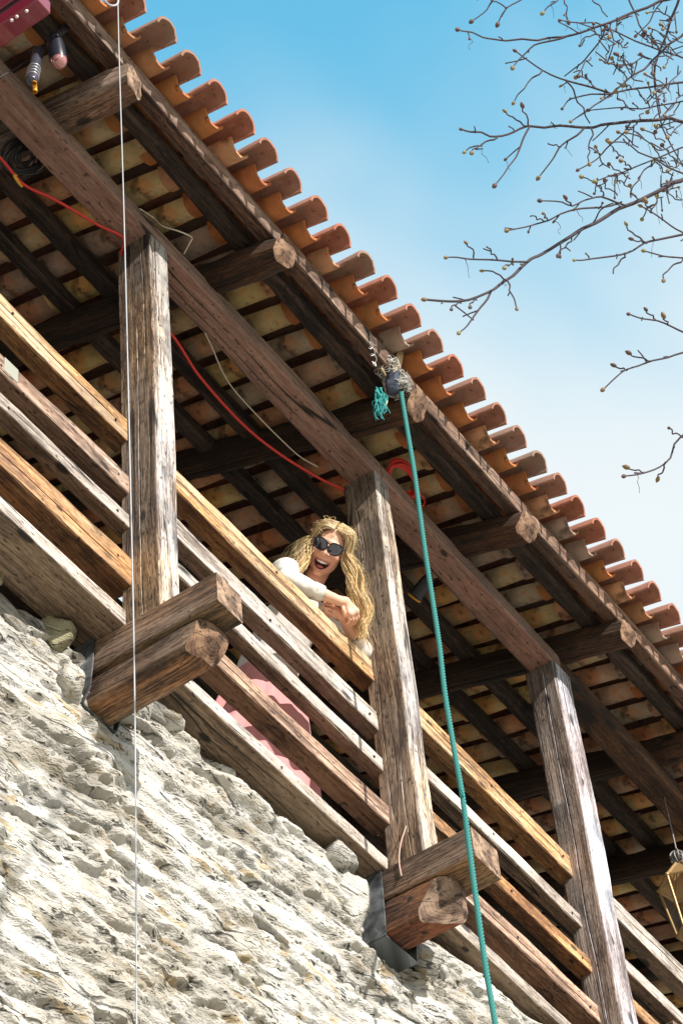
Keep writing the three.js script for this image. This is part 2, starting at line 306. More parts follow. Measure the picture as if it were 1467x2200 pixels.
{
  const xs = [], ys = [];
  for (let x = -6; x < -1.5; x += 0.12) xs.push(x); for (let x = -1.5; x < 3.1; x += 0.0085) xs.push(x); for (let x = 3.1; x < 9; x += 0.12) xs.push(x);
  for (let s = -1.8; s < -0.2; s += 0.25) ys.push(s); for (let s = -0.2; s < 3.1; s += 0.0085) ys.push(s); for (let s = 3.1; s < 8.95; s += 0.15) ys.push(s);
  const pos = [], uv = [], col = [], idx = [], n = xs.length;
  for (const s of ys) for (const x of xs) {
    const top = wallTop(x), z0 = wallZ(x), y = s < 0 ? top + 0.01 * n3(x * 9, s * 9) : top - s, [d, tint, jag] = rubble(x, s < 0 ? top : y);
    const round = s < 0 ? sstep(-0.12, 0, s) : 1, k = s >= 0 ? sstep(0, 0.10, s) : 0;
    const drop = s >= 0 ? 0 : -0.02 * round;
    pos.push(x, y + drop + (s < 0 ? 0.02 * n3(x * 12, s * 12) : 0), (s < 0 ? z0 + s - 0.05 : z0 - 0.05 * (1 - k)) + d * (s < 0 ? 0.3 * round : 0.3 + 0.7 * k) + (s >= 0 ? 0.03 * Math.min(s, 9) * 0.3 : 0) - recess(x, y));
    uv.push(x * 0.55, y);
    const w = clamp(tint, 0.35, 1.15); const be = clamp(jag * 0.8 + 0.5 * fbm(x * 3, y * 7, 70, 3)); col.push(w, w * mix(1.0, 0.955, be), w * mix(0.99, 0.87, be));
  }
  for (let j = 0; j < ys.length - 1; j++) for (let i = 0; i < n - 1; i++) { const a = j * n + i, b = a + n; idx.push(a, b, a + 1, a + 1, b, b + 1); }
  const g = new THREE.BufferGeometry();
  g.setAttribute('position', new THREE.Float32BufferAttribute(pos, 3)); g.setAttribute('uv', new THREE.Float32BufferAttribute(uv, 2)); g.setAttribute('color', new THREE.Float32BufferAttribute(col, 3));
  g.setIndex(idx); g.computeVertexNormals();
  mesh('rubble_face', g, wallMat, wall);
  const back = new THREE.BoxGeometry(15, 12.4, 0.3); back.translate(1.5, -2.7, -2.3);  // unseen back wall, added to keep the space under the roof dark
  mesh('added_back_wall', paint(back, () => [0.5, 0.48, 0.45]), wallMat, wall);
  const core = new THREE.BoxGeometry(15, 8.6, 1.2); core.translate(1.5, -4.62, -1.25);
  mesh('wall_core', paint(core, () => [0.6, 0.6, 0.6]), wallMat, wall);
  // stones that stand clear of the mortar
  const shapes = [0, 1, 2, 3, 4, 5].map((k) => {
    const s = mergeVertices(new THREE.IcosahedronGeometry(1, 5).deleteAttribute('uv').deleteAttribute('normal'), 1e-4), P = s.attributes.position, v = V3(), u = [], c = [];
    const cuts = [...Array(9)].map((_, i) => [V3(hash(k, i, 1) - 0.5, hash(k, i, 2) - 0.5, hash(k, i, 3) - 0.5).normalize(), 0.52 + 0.3 * hash(k, i, 4)]);
    for (let i = 0; i < P.count; i++) {
      v.fromBufferAttribute(P, i); let r = 1;
      for (const [d, lim] of cuts) { const q = v.dot(d); if (q * r > lim) r = mix(r, lim / q, 0.9); }
      r *= 1 + 0.16 * fbm(v.x * 2 + k * 9, v.y * 2, v.z * 2, 4) + 0.05 * n3(v.x * 9 + k, v.y * 9, v.z * 9);
      v.multiplyScalar(r); P.setXYZ(i, v.x, v.y, v.z); u.push(v.x * 0.14 + k * 0.3, v.y * 0.14 + v.z * 0.05); const w = 0.88 + 0.3 * n3(v.x * 2, v.y * 2, v.z * 2 + k); c.push(w, w * 0.99, w * 0.95);
    }
    s.setAttribute('uv', new THREE.Float32BufferAttribute(u, 2)); s.setAttribute('color', new THREE.Float32BufferAttribute(c, 3)); s.computeVertexNormals(); return s;
  });
  const mats = [stoneMat(1.0), stoneMat(0.86), stoneMat(0.7)], mossy = stoneMat(0.62); mossy.color.setRGB(0.40, 0.38, 0.27);
  const put = (k, p, s, rot, m) => { const o = mesh('stone', shapes[k % 6], m, wall); o.position.set(...p); o.scale.set(...s); o.rotation.set(...rot); return o; };
  put(0, [-0.19, -0.13, -0.37], [0.085, 0.09, 0.085], [0.2, 0.3, 0.5], mossy).userData.label = 'olive rounded stone at the top of the wall beside the first bracket';
  put(1, [-0.56, -0.02, -0.37], [0.07, 0.10, 0.06], [0, 0.5, 0.2], mossy);
  put(2, [0.28, -0.20, -0.36], [0.13, 0.11, 0.09], [0.3, 0.1, 0.2], mats[1]);
  put(3, [0.46, -0.13, -0.35], [0.11, 0.07, 0.09], [0.1, 0.9, 0.1], mats[0]);
  put(4, [-0.11, -0.36, -0.37], [0.10, 0.10, 0.07], [0.4, 0.2, 0.7], mats[0]);
  put(5, [1.60, -0.12, -0.29], [0.13, 0.09, 0.10], [0.1, 0.3, 0.1], mats[1]);
  put(0, [1.66, -0.33, -0.27], [0.07, 0.17, 0.09], [0.1, 0.4, 0.15], mats[0]);
  put(1, [1.72, -0.64, -0.28], [0.12, 0.10, 0.09], [0.2, 0.8, 0.2], mats[1]);
  put(2, [2.24, -0.30, -0.26], [0.13, 0.10, 0.09], [0.3, 0.1, 0.4], mats[1]);
  const R = rng(77);
  for (let k = 0; k < 34; k++) {
    const x = -1.1 + R() * 3.5, y = -0.12 - Math.pow(R(), 1.2) * 2.7, sx = 0.09 + R() * 0.16, sy = 0.022 + R() * 0.035, z = wallZ(x) + rubble(x, y)[0] * 0.9 + 0.003 * -y;
    if (Math.abs(x - 0.05) < 0.22 && y > -0.5) continue; if (Math.abs(x - 1.92) < 0.26 && y > -0.55) continue;
    put(Math.floor(R() * 6), [x, y, z - 0.030 - R() * 0.015], [sx, sy, 0.045 + R() * 0.02], [R() * 0.5 - 0.25, R() * 0.6 - 0.3, R() * 0.5 - 0.25], mats[k % 5 ? (k % 3 ? 0 : 1) : 2]);
  }
}

// ------------------------------------------------------------------ the timber gallery
const gallery = thing('timber_gallery', 'weathered wooden gallery with squared posts and rails on top of the stone wall', 'gallery');
const PX = [[-1.86, -1.72], [0, 0.14], [1.861, 2.0], [3.6, 3.785], [5.4, 5.56]];
{
  const sootShade = (y0) => (x, y, z) => mix(1, 0.62, sstep(y0 - 0.15, y0 + 0.2, y + 0.1 * n3(x * 9, y * 5, z * 9)));  // post tops darkened: smoke tone together with painted shade under the eaves
  const litBleach = [2.1, 2.65, 3.5];  // post fronts: bleached wood with sunlight painted into the tint
  const cr = (side, pos, a, b, w = 0.003, depth = 0.03) => ({ side, pos, a, b, w, depth });
  timber('post', gallery, [PX[0][0], -0.08, -0.185], [PX[0][1], 2.5, 0], 'y', W.post, { seed: 11, front: litBleach });
  timber('post', gallery, [PX[1][0], -0.08, -0.185], [PX[1][1], 2.5, 0], 'y', W.post, { seed: 12, front: litBleach, r: 0.005, wob: 0.004, tone: sootShade(2.0), end: END.pale, cracks: [cr(1, -0.006, 0.0, 1.95, 0.0028, 0.03), cr(1, -0.045, 1.6, 2.56, 0.0018, 0.02), cr(0, 0.03, 2.1, 2.62, 0.003, 0.03)] });
  timber('post', gallery, [PX[2][0], -0.06, -0.185], [PX[2][1], 2.5, 0], 'y', W.post, { seed: 23, front: litBleach, r: 0.006, wob: 0.005, tone: sootShade(2.25), cracks: [cr(1, 0.03, 0.25, 2.5, 0.0016, 0.02), cr(0, 0.02, 2.2, 2.6, 0.003, 0.03), cr(1, -0.035, 0.0, 0.6, 0.0015, 0.02)] });
  timber('post', gallery, [PX[3][0], -0.06, -0.18], [PX[3][1], 2.5, 0], 'y', W.postGrey, { seed: 34, front: litBleach, r: 0.012, wob: 0.006, tone: sootShade(2.1), cracks: [cr(1, -0.015, 0.1, 2.55, 0.003, 0.03), cr(0, 0.03, 2.0, 2.6, 0.003, 0.03)] });
  timber('post', gallery, [PX[4][0], -0.06, -0.18], [PX[4][1], 2.5, 0], 'y', W.postGrey, { seed: 35, front: litBleach });
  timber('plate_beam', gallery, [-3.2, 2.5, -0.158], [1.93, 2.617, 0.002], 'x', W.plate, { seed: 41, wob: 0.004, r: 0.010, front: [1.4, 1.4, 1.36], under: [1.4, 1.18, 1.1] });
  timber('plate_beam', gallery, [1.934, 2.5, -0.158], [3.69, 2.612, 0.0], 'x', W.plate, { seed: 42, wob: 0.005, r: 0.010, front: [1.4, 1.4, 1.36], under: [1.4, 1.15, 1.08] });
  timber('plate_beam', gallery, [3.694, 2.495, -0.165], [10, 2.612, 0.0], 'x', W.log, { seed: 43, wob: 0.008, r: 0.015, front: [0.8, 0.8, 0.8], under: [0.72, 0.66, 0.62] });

  // rails: [bottom, top, inner z, outer z, wood]
  const U = [0.62, 0.48, 0.38], F = [1.5, 1.5, 1.5], g2 = [[-1.72, 0], [0.14, 1.861], [2.0, 3.6], [3.785, 5.4]];  // U and F paint shade into rail undersides, sunlight into rail fronts
  const bays = [
    [[1.078, 1.228, -0.228, -0.145, 'tan'], [0.728, 0.845, -0.225, -0.146, 'pink'], [0.52, 0.605, -0.215, -0.146, 'silver'], [0.165, 0.327, -0.262, -0.143, 'orange'], [-0.075, 0.01, -0.385, -0.15, 'silver']],
    [[1.075, 1.222, -0.228, -0.146, 'tan'], [0.76, 0.885, -0.225, -0.148, 'silver'], [0.505, 0.59, -0.215, -0.148, 'silver'], [0.18, 0.29, -0.25, -0.146, 'pink'], [-0.072, 0.005, -0.385, -0.178, 'silver']],
    [[1.02, 1.168, -0.20, -0.115, 'tan'], [0.69, 0.775, -0.19, -0.118, 'silver'], [0.40, 0.49, -0.185, -0.110, 'orange'], [0.10, 0.215, -0.22, -0.112, 'pink'], [-0.10, -0.02, -0.36, -0.15, 'silver']],
    [[1.02, 1.168, -0.20, -0.115, 'silver'], [0.69, 0.775, -0.19, -0.118, 'silver'], [0.40, 0.49, -0.185, -0.110, 'orange'], [0.10, 0.215, -0.22, -0.112, 'pink'], [-0.10, -0.02, -0.36, -0.15, 'silver']],
  ];
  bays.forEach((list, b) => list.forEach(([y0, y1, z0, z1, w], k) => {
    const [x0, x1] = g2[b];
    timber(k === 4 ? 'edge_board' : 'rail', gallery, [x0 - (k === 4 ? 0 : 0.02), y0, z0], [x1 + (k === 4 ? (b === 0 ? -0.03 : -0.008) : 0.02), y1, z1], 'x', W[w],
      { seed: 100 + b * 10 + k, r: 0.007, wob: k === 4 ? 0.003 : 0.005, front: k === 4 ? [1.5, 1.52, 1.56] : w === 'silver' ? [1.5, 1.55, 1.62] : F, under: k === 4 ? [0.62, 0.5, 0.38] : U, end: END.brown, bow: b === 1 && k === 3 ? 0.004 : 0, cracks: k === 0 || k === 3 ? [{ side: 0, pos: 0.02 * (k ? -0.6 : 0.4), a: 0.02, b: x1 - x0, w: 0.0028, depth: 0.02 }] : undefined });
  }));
  // nail heads near the rail ends, and a patch plate on one rail
  { const nail = new THREE.CylinderGeometry(0.0065, 0.0065, 0.006, 10); nail.rotateX(Math.PI / 2); const nm = std([0.05, 0.04, 0.035], 0.7);
    bays.forEach((list, b) => list.forEach(([y0, y1, z0, z1], k) => { if (b > 2) return; const [x0, x1] = g2[b]; for (const [x, e] of [[x0 + 0.10, 1], [x1 - 0.10, 2], [(x0 + x1) / 2 + 0.2 * n3(b * 3, k * 2), 3]]) if (hash(b * 7 + k, e) > 0.3) { const o = mesh('nail_head', nail, nm, gallery); o.position.set(x + 0.03 * hash(k, e, b), mix(y0, y1, 0.3 + 0.4 * hash(k, b, e)), z1 + 0.003); } }));
    mesh('patch_plate', new RoundedBoxGeometry(0.085, 0.085, 0.006, 2, 0.002).translate(-0.765, 0.792, -0.143), std([0.36, 0.36, 0.30], 0.55, { metalness: 0.3 }), gallery).userData.label = 'greenish grey square metal plate on a rail'; }
  for (let k = 0; k < 6; k++) timber('floor_board', gallery, [-3, -0.045, -0.392 - 0.26 * (k + 1) + 0.006], [7, -0.005, -0.392 - 0.26 * k], 'x', W.smoke, { seed: 150 + k, under: [1.1, 1, 0.92], segs: 40 });

  // brackets under the posts: a beam that carries the post, a shaped log below it, a lead sleeve where they leave the wall
  const side = [0.86, 0.82, 0.78];
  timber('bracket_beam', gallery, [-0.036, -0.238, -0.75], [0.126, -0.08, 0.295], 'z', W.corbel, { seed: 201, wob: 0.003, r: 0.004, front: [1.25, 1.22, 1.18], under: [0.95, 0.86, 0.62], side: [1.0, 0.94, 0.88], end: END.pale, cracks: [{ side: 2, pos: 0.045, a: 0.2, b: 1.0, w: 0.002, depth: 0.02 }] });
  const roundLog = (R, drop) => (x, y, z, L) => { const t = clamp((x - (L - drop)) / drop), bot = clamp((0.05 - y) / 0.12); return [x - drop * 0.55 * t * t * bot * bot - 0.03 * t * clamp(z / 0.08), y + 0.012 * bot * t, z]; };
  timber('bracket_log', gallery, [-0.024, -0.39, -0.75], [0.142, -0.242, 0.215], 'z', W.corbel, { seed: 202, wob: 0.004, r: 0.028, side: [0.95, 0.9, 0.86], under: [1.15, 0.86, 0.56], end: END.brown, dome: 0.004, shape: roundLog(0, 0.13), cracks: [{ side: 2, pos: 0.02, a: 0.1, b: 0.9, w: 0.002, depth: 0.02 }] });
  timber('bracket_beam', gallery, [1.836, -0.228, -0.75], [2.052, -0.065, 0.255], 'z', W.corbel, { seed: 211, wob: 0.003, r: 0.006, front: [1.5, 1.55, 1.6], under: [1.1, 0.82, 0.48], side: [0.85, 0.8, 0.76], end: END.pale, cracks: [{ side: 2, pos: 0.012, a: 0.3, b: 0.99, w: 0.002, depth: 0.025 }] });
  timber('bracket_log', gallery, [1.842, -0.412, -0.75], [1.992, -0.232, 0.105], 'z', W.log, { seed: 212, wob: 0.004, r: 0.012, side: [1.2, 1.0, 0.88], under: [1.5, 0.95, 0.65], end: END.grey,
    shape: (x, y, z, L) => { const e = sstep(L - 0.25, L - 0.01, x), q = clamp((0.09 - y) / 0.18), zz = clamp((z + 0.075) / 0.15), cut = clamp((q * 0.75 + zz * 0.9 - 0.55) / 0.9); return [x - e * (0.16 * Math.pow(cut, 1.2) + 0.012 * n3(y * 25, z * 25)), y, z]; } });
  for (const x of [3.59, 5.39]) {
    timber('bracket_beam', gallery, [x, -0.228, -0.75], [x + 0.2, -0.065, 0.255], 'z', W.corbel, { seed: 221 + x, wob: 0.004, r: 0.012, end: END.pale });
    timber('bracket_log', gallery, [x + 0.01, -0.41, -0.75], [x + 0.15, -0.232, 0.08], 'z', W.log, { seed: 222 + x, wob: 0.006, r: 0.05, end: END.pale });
  }
  // lead sleeves
  const [lm, lb] = texPair(256, 256, (s, t) => { const p = fbm(s * 6, t * 6, 2, 5), sc = sstep(0.05, 0.01, Math.abs(n3(s * 9, t * 22, 5))) * 0.25, w = clamp(0.45 + p * 1.2 + sc); return [...mix3(hex(0x2d3033), hex(0x9b9fa2), w), 0.5 + p * 0.5]; });
  const lead = new THREE.MeshStandardMaterial({ map: lm, bumpMap: lb, bumpScale: 0.004, roughness: 0.55, metalness: 0.35 });
  const sleeve = (x0, x1, pts, t = 0.006) => {   // a sheet bent round three sides; pts: [y, zBack, zFront] down the side
    const parts = [], quad = (a, b, c, d) => { const g = new THREE.BufferGeometry(), n = V3().subVectors(b, a).cross(V3().subVectors(d, a)).normalize().multiplyScalar(t), P = [a, b, c, d], Q = P.map((p) => p.clone().add(n)), v = [], uv = [];
      const f = (p, q, r, s) => { for (const k of [p, q, r, p, r, s]) { v.push(k.x, k.y, k.z); uv.push(k.z * 2 + k.x, k.y * 2); } };
      f(P[0], P[1], P[2], P[3]); f(Q[3], Q[2], Q[1], Q[0]); for (let i = 0; i < 4; i++) f(P[(i + 1) % 4], P[i], Q[i], Q[(i + 1) % 4]);
      g.setAttribute('position', new THREE.Float32BufferAttribute(v, 3)); g.setAttribute('uv', new THREE.Float32BufferAttribute(uv, 2)); g.computeVertexNormals(); parts.push(g); };
    for (let i = 0; i < pts.length - 1; i++) { const [y0, a0, b0] = pts[i], [y1, a1, b1] = pts[i + 1];
      quad(V3(x0, y0, a0), V3(x0, y1, a1), V3(x0, y1, b1), V3(x0, y0, b0)); quad(V3(x1, y0, b0), V3(x1, y1, b1), V3(x1, y1, a1), V3(x1, y0, a0)); }
    const [yl, al, bl] = pts[pts.length - 1]; quad(V3(x0, yl, al), V3(x1, yl, al), V3(x1, yl, bl), V3(x0, yl, bl));
    return mergeGeometries(parts);
  };
  mesh('lead_sleeve', sleeve(-0.046, 0.152, [[-0.075, -0.46, -0.292], [-0.20, -0.46, -0.296], [-0.335, -0.46, -0.31], [-0.40, -0.46, -0.345]]), lead, gallery);
  mesh('lead_sleeve', sleeve(1.824, 2.064, [[0.012, -0.47, -0.186], [-0.055, -0.47, -0.196]]), lead, gallery);
  mesh('lead_sleeve', sleeve(1.828, 2.066, [[-0.062, -0.47, -0.200], [-0.20, -0.47, -0.202], [-0.34, -0.47, -0.206], [-0.424, -0.47, -0.210]]), lead, gallery);
}

// ------------------------------------------------------------------ the roof
const roof = thing('tiled_roof', 'overhanging roof of curved clay tiles on dark battens and rafters, seen from below', 'roof');
const sag = (x) => -0.058 * Math.exp(-(((x - 2.0) / 1.7) ** 2));   // the eaves have settled between the sounder rafters
const T = 0.29, purlinY = (z) => 2.752 - T * z, slope = Math.atan(T);
{
  const R = rng(5);
  [-1.75, -0.655, 0.5, 1.65, 2.69, 3.72, 4.78, 5.8, 6.9, 8.0, 9.1].forEach((x, k) => {
    const ca = (hash(k, 11) - 0.5) * 0.5, cbv = (hash(k, 12) - 0.3) * 0.5, chop = (x, y, z, L) => { const e = sstep(L - 0.15, L, x); return [x + e * (ca * z + cbv * y - 0.02 * Math.max(0, n3(y * 22, z * 22, k * 5)) - 0.03 * sstep(0.02, 0.08, y) * hash(k, 13)), y * (1 - 0.10 * e * hash(k, 14)), z * (1 - 0.12 * e * hash(k, 15))]; };
    const len = 2.75, w = 0.15, h = 0.155, square = k < 2, paint1 = k === 1;
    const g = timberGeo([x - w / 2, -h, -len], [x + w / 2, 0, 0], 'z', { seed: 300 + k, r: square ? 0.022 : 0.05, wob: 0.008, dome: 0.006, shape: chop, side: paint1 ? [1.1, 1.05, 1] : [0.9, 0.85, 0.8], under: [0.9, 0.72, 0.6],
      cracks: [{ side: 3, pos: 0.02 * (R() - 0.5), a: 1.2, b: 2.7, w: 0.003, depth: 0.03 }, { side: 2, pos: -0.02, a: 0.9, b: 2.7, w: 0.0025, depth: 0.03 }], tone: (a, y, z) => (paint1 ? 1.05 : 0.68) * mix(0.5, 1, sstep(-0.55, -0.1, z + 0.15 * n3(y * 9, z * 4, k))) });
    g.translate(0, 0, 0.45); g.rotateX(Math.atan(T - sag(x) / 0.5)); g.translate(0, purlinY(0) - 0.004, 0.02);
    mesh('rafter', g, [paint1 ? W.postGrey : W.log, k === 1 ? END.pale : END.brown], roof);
  });
  const rows = [[0.32, 0.402, 0.088], [0.168, 0.258, 0.075], [-0.2, -0.12, 0.07], [-0.60, -0.50, 0.075], [-0.87, -0.775, 0.075], [-1.22, -1.13, 0.075], [-1.55, -1.46, 0.075], [-1.9, -1.81, 0.075], [-2.2, -2.1, 0.075]];
  rows.forEach(([z0, z1, h], k) => {
    const zc = (z0 + z1) / 2, spans = k < 5 ? [[-3, 0.5], [0.504, 2.69], [2.694, 10]] : [[-3, 10]];
    spans.forEach(([a, b], j) => {
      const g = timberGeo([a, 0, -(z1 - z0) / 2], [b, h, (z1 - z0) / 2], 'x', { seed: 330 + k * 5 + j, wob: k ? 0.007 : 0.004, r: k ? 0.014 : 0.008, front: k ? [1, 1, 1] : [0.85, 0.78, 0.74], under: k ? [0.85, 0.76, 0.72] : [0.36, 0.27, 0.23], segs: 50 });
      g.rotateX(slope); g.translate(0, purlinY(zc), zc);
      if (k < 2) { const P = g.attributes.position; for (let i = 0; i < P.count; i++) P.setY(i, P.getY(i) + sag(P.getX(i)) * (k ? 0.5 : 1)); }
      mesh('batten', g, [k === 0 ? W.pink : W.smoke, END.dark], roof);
    });
  });

  // curved clay tiles: half pipes, wide end and narrow end, real thickness
  function tileGeo(len, rWide, rNarrow, wideFirst, up, seed, arc = up ? 1.6 : 1.12) {
    const A = 10, Lc = 5, th = 0.0125, pos = [], uv = [], idx = [], span = arc;
    for (const side of [0, 1]) for (let i = 0; i <= Lc; i++) for (let j = 0; j <= A; j++) {
      const t = i / Lc, r0 = mix(wideFirst ? rWide : rNarrow, wideFirst ? rNarrow : rWide, t), a = mix(-span, span, j / A), r = r0 - side * th + 0.0025 * n3(a * 2 + seed * 9, t * 3, seed);
      const y = Math.cos(a) * r, z = -t * len + 0.004 * n3(a * 2, seed * 5.1, t * 2) * (t < 0.01 || t > 0.99 ? 1 : 0);
      pos.push(Math.sin(a) * r, up ? y * 1.08 - r0 * 0.1 : -y + r0, z); uv.push(a * r0 + seed * 0.37, t * len + seed * 0.53);
    }
    const n = A + 1, off = (Lc + 1) * n;
    for (const s of [0, 1]) for (let i = 0; i < Lc; i++) for (let j = 0; j < A; j++) { const a = s * off + i * n + j, b = a + n, flip = (s === 1) !== !up; flip ? idx.push(a, b, a + 1, a + 1, b, b + 1) : idx.push(a, a + 1, b, b, a + 1, b + 1); }
    const strip = (list) => { const base = pos.length / 3; for (const [p, q] of list) for (const k of [p, q]) { pos.push(pos[k * 3], pos[k * 3 + 1], pos[k * 3 + 2]); uv.push(uv[k * 2], uv[k * 2 + 1] + (k === q ? 0.012 : 0)); } for (let i = 0; i < list.length - 1; i++) { const a = base + i * 2; idx.push(a, a + 2, a + 1, a + 1, a + 2, a + 3); } };
    const J = [...Array(n).keys()], I = [...Array(Lc + 1).keys()];
    strip(J.map((j) => [j, off + j])); strip(J.map((j) => [Lc * n + j, off + Lc * n + j])); strip(I.map((i) => [i * n, off + i * n])); strip(I.map((i) => [i * n + A, off + i * n + A]));
    const g = new THREE.BufferGeometry(); g.setAttribute('position', new THREE.Float32BufferAttribute(pos, 3)); g.setAttribute('uv', new THREE.Float32BufferAttribute(uv, 2)); g.setIndex(idx); g.computeVertexNormals();
    return g;
  }
  const [cm, cb] = texPair(512, 512, (s, t) => {
    const p = fbm(s * 6, t * 6, 1, 5), q = fbm(s * 16 + 4, t * 11, 6, 4), f = n3(s * 120, t * 120, 3), lime = sstep(0.08, 0.34, fbm(s * 4 + 9, t * 4, 12, 4)), soot = sstep(0.08, 0.36, fbm(s * 5 + 30, t * 5, 15, 4));
    let c = mix3([0.80, 0.78, 0.76], [1, 1, 1], clamp(0.5 + p + f * 0.15)); c = mix3(c, [1.0, 0.68, 0.46], lime * 0.45); const k = (1 - 0.36 * soot) * (1 - 0.2 * sstep(0.2, 0.4, q)); return [c[0] * k, c[1] * k, c[2] * k, 0.5 + p * 0.4 + f * 0.25];
  });
  for (const t of [cm, cb]) t.repeat.set(2, 2);
  const [cm2] = texPair(512, 512, (s, t) => { const p = fbm(s * 7, t * 7, 21, 5), f = n3(s * 120, t * 120, 3), lime = sstep(0.0, 0.34, fbm(s * 4 + 9, t * 5, 32, 4)), spot = sstep(0.25, 0.4, fbm(s * 14 + 30, t * 14, 35, 4)); let c = mix3([0.80, 0.76, 0.74], [1, 1, 1], clamp(0.5 + p + f * 0.2)); c = mix3(c, [0.80, 0.87, 0.86], lime * 0.75); const k = 1 - 0.3 * spot; return [c[0] * k, c[1] * k, c[2] * k, 0.5]; });
  cm2.repeat.set(2, 2);
  const clay = (c, k, a, map = cm) => { const m = new THREE.MeshStandardMaterial({ map, bumpMap: cb, bumpScale: 0.003, roughness: 0.85 }); m.color.setRGB(...c); return m; };
  const tones = [[0.47, 0.215, 0.145], [0.44, 0.225, 0.16], [0.49, 0.195, 0.12], [0.42, 0.245, 0.185], [0.41, 0.195, 0.13]];
  const inner = [[0.74, 0.54, 0.27], [0.66, 0.48, 0.28], [0.62, 0.38, 0.25], [0.54, 0.42, 0.30], [0.78, 0.58, 0.25], [0.48, 0.34, 0.26], [0.70, 0.36, 0.19]];
  const gapShaded = (c, row) => (row ? c.map((v) => 0.25 * v + 0.012) : c), gapShadeM = tones.map((c) => clay(gapShaded(c, 1)));  // covers behind the eaves row darkened: painted shade for the tile gaps
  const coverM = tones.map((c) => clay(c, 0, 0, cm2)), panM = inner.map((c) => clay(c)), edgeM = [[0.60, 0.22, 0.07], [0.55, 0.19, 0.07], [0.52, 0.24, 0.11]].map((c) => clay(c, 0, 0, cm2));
  const covers = [0, 1, 2].map((s) => tileGeo(0.43, 0.072, 0.062, true, true, s)), pans = [0, 1, 2].map((s) => tileGeo(0.43, 0.088, 0.076, false, false, s + 4)), edges = [0, 1, 2].map((s) => tileGeo(0.43, 0.079, 0.070, false, false, s + 8, 1.42));
  const rest = { c: [], p: [] }, M4 = new THREE.Matrix4();
  const place = (geoK, isCover, col, row, single) => {
    const x = -0.683 + 0.2007 * col + (isCover ? 0 : 0.1) + (R() - 0.5) * 0.016, z = (isCover ? 0.62 : 0.50) - row * 0.335 + (R() - 0.5) * 0.014;
    const y = purlinY(z) + 0.078 + (isCover ? 0.082 : 0.024) + (R() - 0.5) * 0.008, slip = isCover && R() < 0.22 ? (R() - 0.4) * 0.05 : 0, tilt = slope - 0.035 + (R() - 0.5) * 0.035 + slip * 0.5, yaw = (R() - 0.5) * 0.08, roll = (R() - 0.5) * 0.10, mi = Math.floor(R() * 7);
    if (single) { const o = mesh('roof_tile', (isCover ? covers : row ? pans : edges)[geoK], isCover ? (row ? gapShadeM[mi % 5] : coverM[mi % 5]) : row === 0 ? (mi < 5 ? edgeM[mi % 3] : panM[mi]) : panM[mi], roof); o.position.set(x, y - slip * T, z + slip); o.rotation.set(tilt, yaw, roll); }
    else { const g = (isCover ? covers : pans)[geoK].clone(); M4.makeRotationFromEuler(new THREE.Euler(tilt, yaw, roll)).setPosition(x, y, z); g.applyMatrix4(M4); const c = isCover ? gapShaded(tones[mi % 5], row) : inner[mi]; paint(g, () => c); rest[isCover ? 'c' : 'p'].push(g); }
  };
  for (let row = 0; row < 8; row++) for (let col = -11; col < 54; col++) {
    const seen = col >= -4 && col <= (row < 3 ? 25 : 26);
    place(Math.floor(R() * 3), true, col, row, seen && row < 2 && col < 26);
    place(Math.floor(R() * 3), false, col, row, seen && row < 6);
  }
  const restM = new THREE.MeshStandardMaterial({ map: cm, bumpMap: cb, bumpScale: 0.003, roughness: 0.85, vertexColors: true });
  tag(mesh('roof_tile', mergeGeometries([...rest.c, ...rest.p]), restM, roof), null, null, null, 'stuff');
}

// ------------------------------------------------------------------ the woman at the railing
// smooth solids: distances to tapered capsules, joined and meshed (surface nets)
const capD = (p, a, b, ra, rb) => { const bx = b.x - a.x, by = b.y - a.y, bz = b.z - a.z, px = p.x - a.x, py = p.y - a.y, pz = p.z - a.z, t = clamp((px * bx + py * by + pz * bz) / (bx * bx + by * by + bz * bz)); return Math.hypot(px - bx * t, py - by * t, pz - bz * t) - mix(ra, rb, t); };
const ellD = (p, c, r) => { const x = (p.x - c.x) / r.x, y = (p.y - c.y) / r.y, z = (p.z - c.z) / r.z, k = Math.hypot(x, y, z), g = Math.hypot(x / r.x, y / r.y, z / r.z); return g < 1e-6 ? -Math.min(r.x, r.y, r.z) : (k * (k - 1)) / g; };
const smin = (a, b, k) => { const h = clamp(0.5 + (0.5 * (b - a)) / k); return mix(b, a, h) - k * h * (1 - h); };
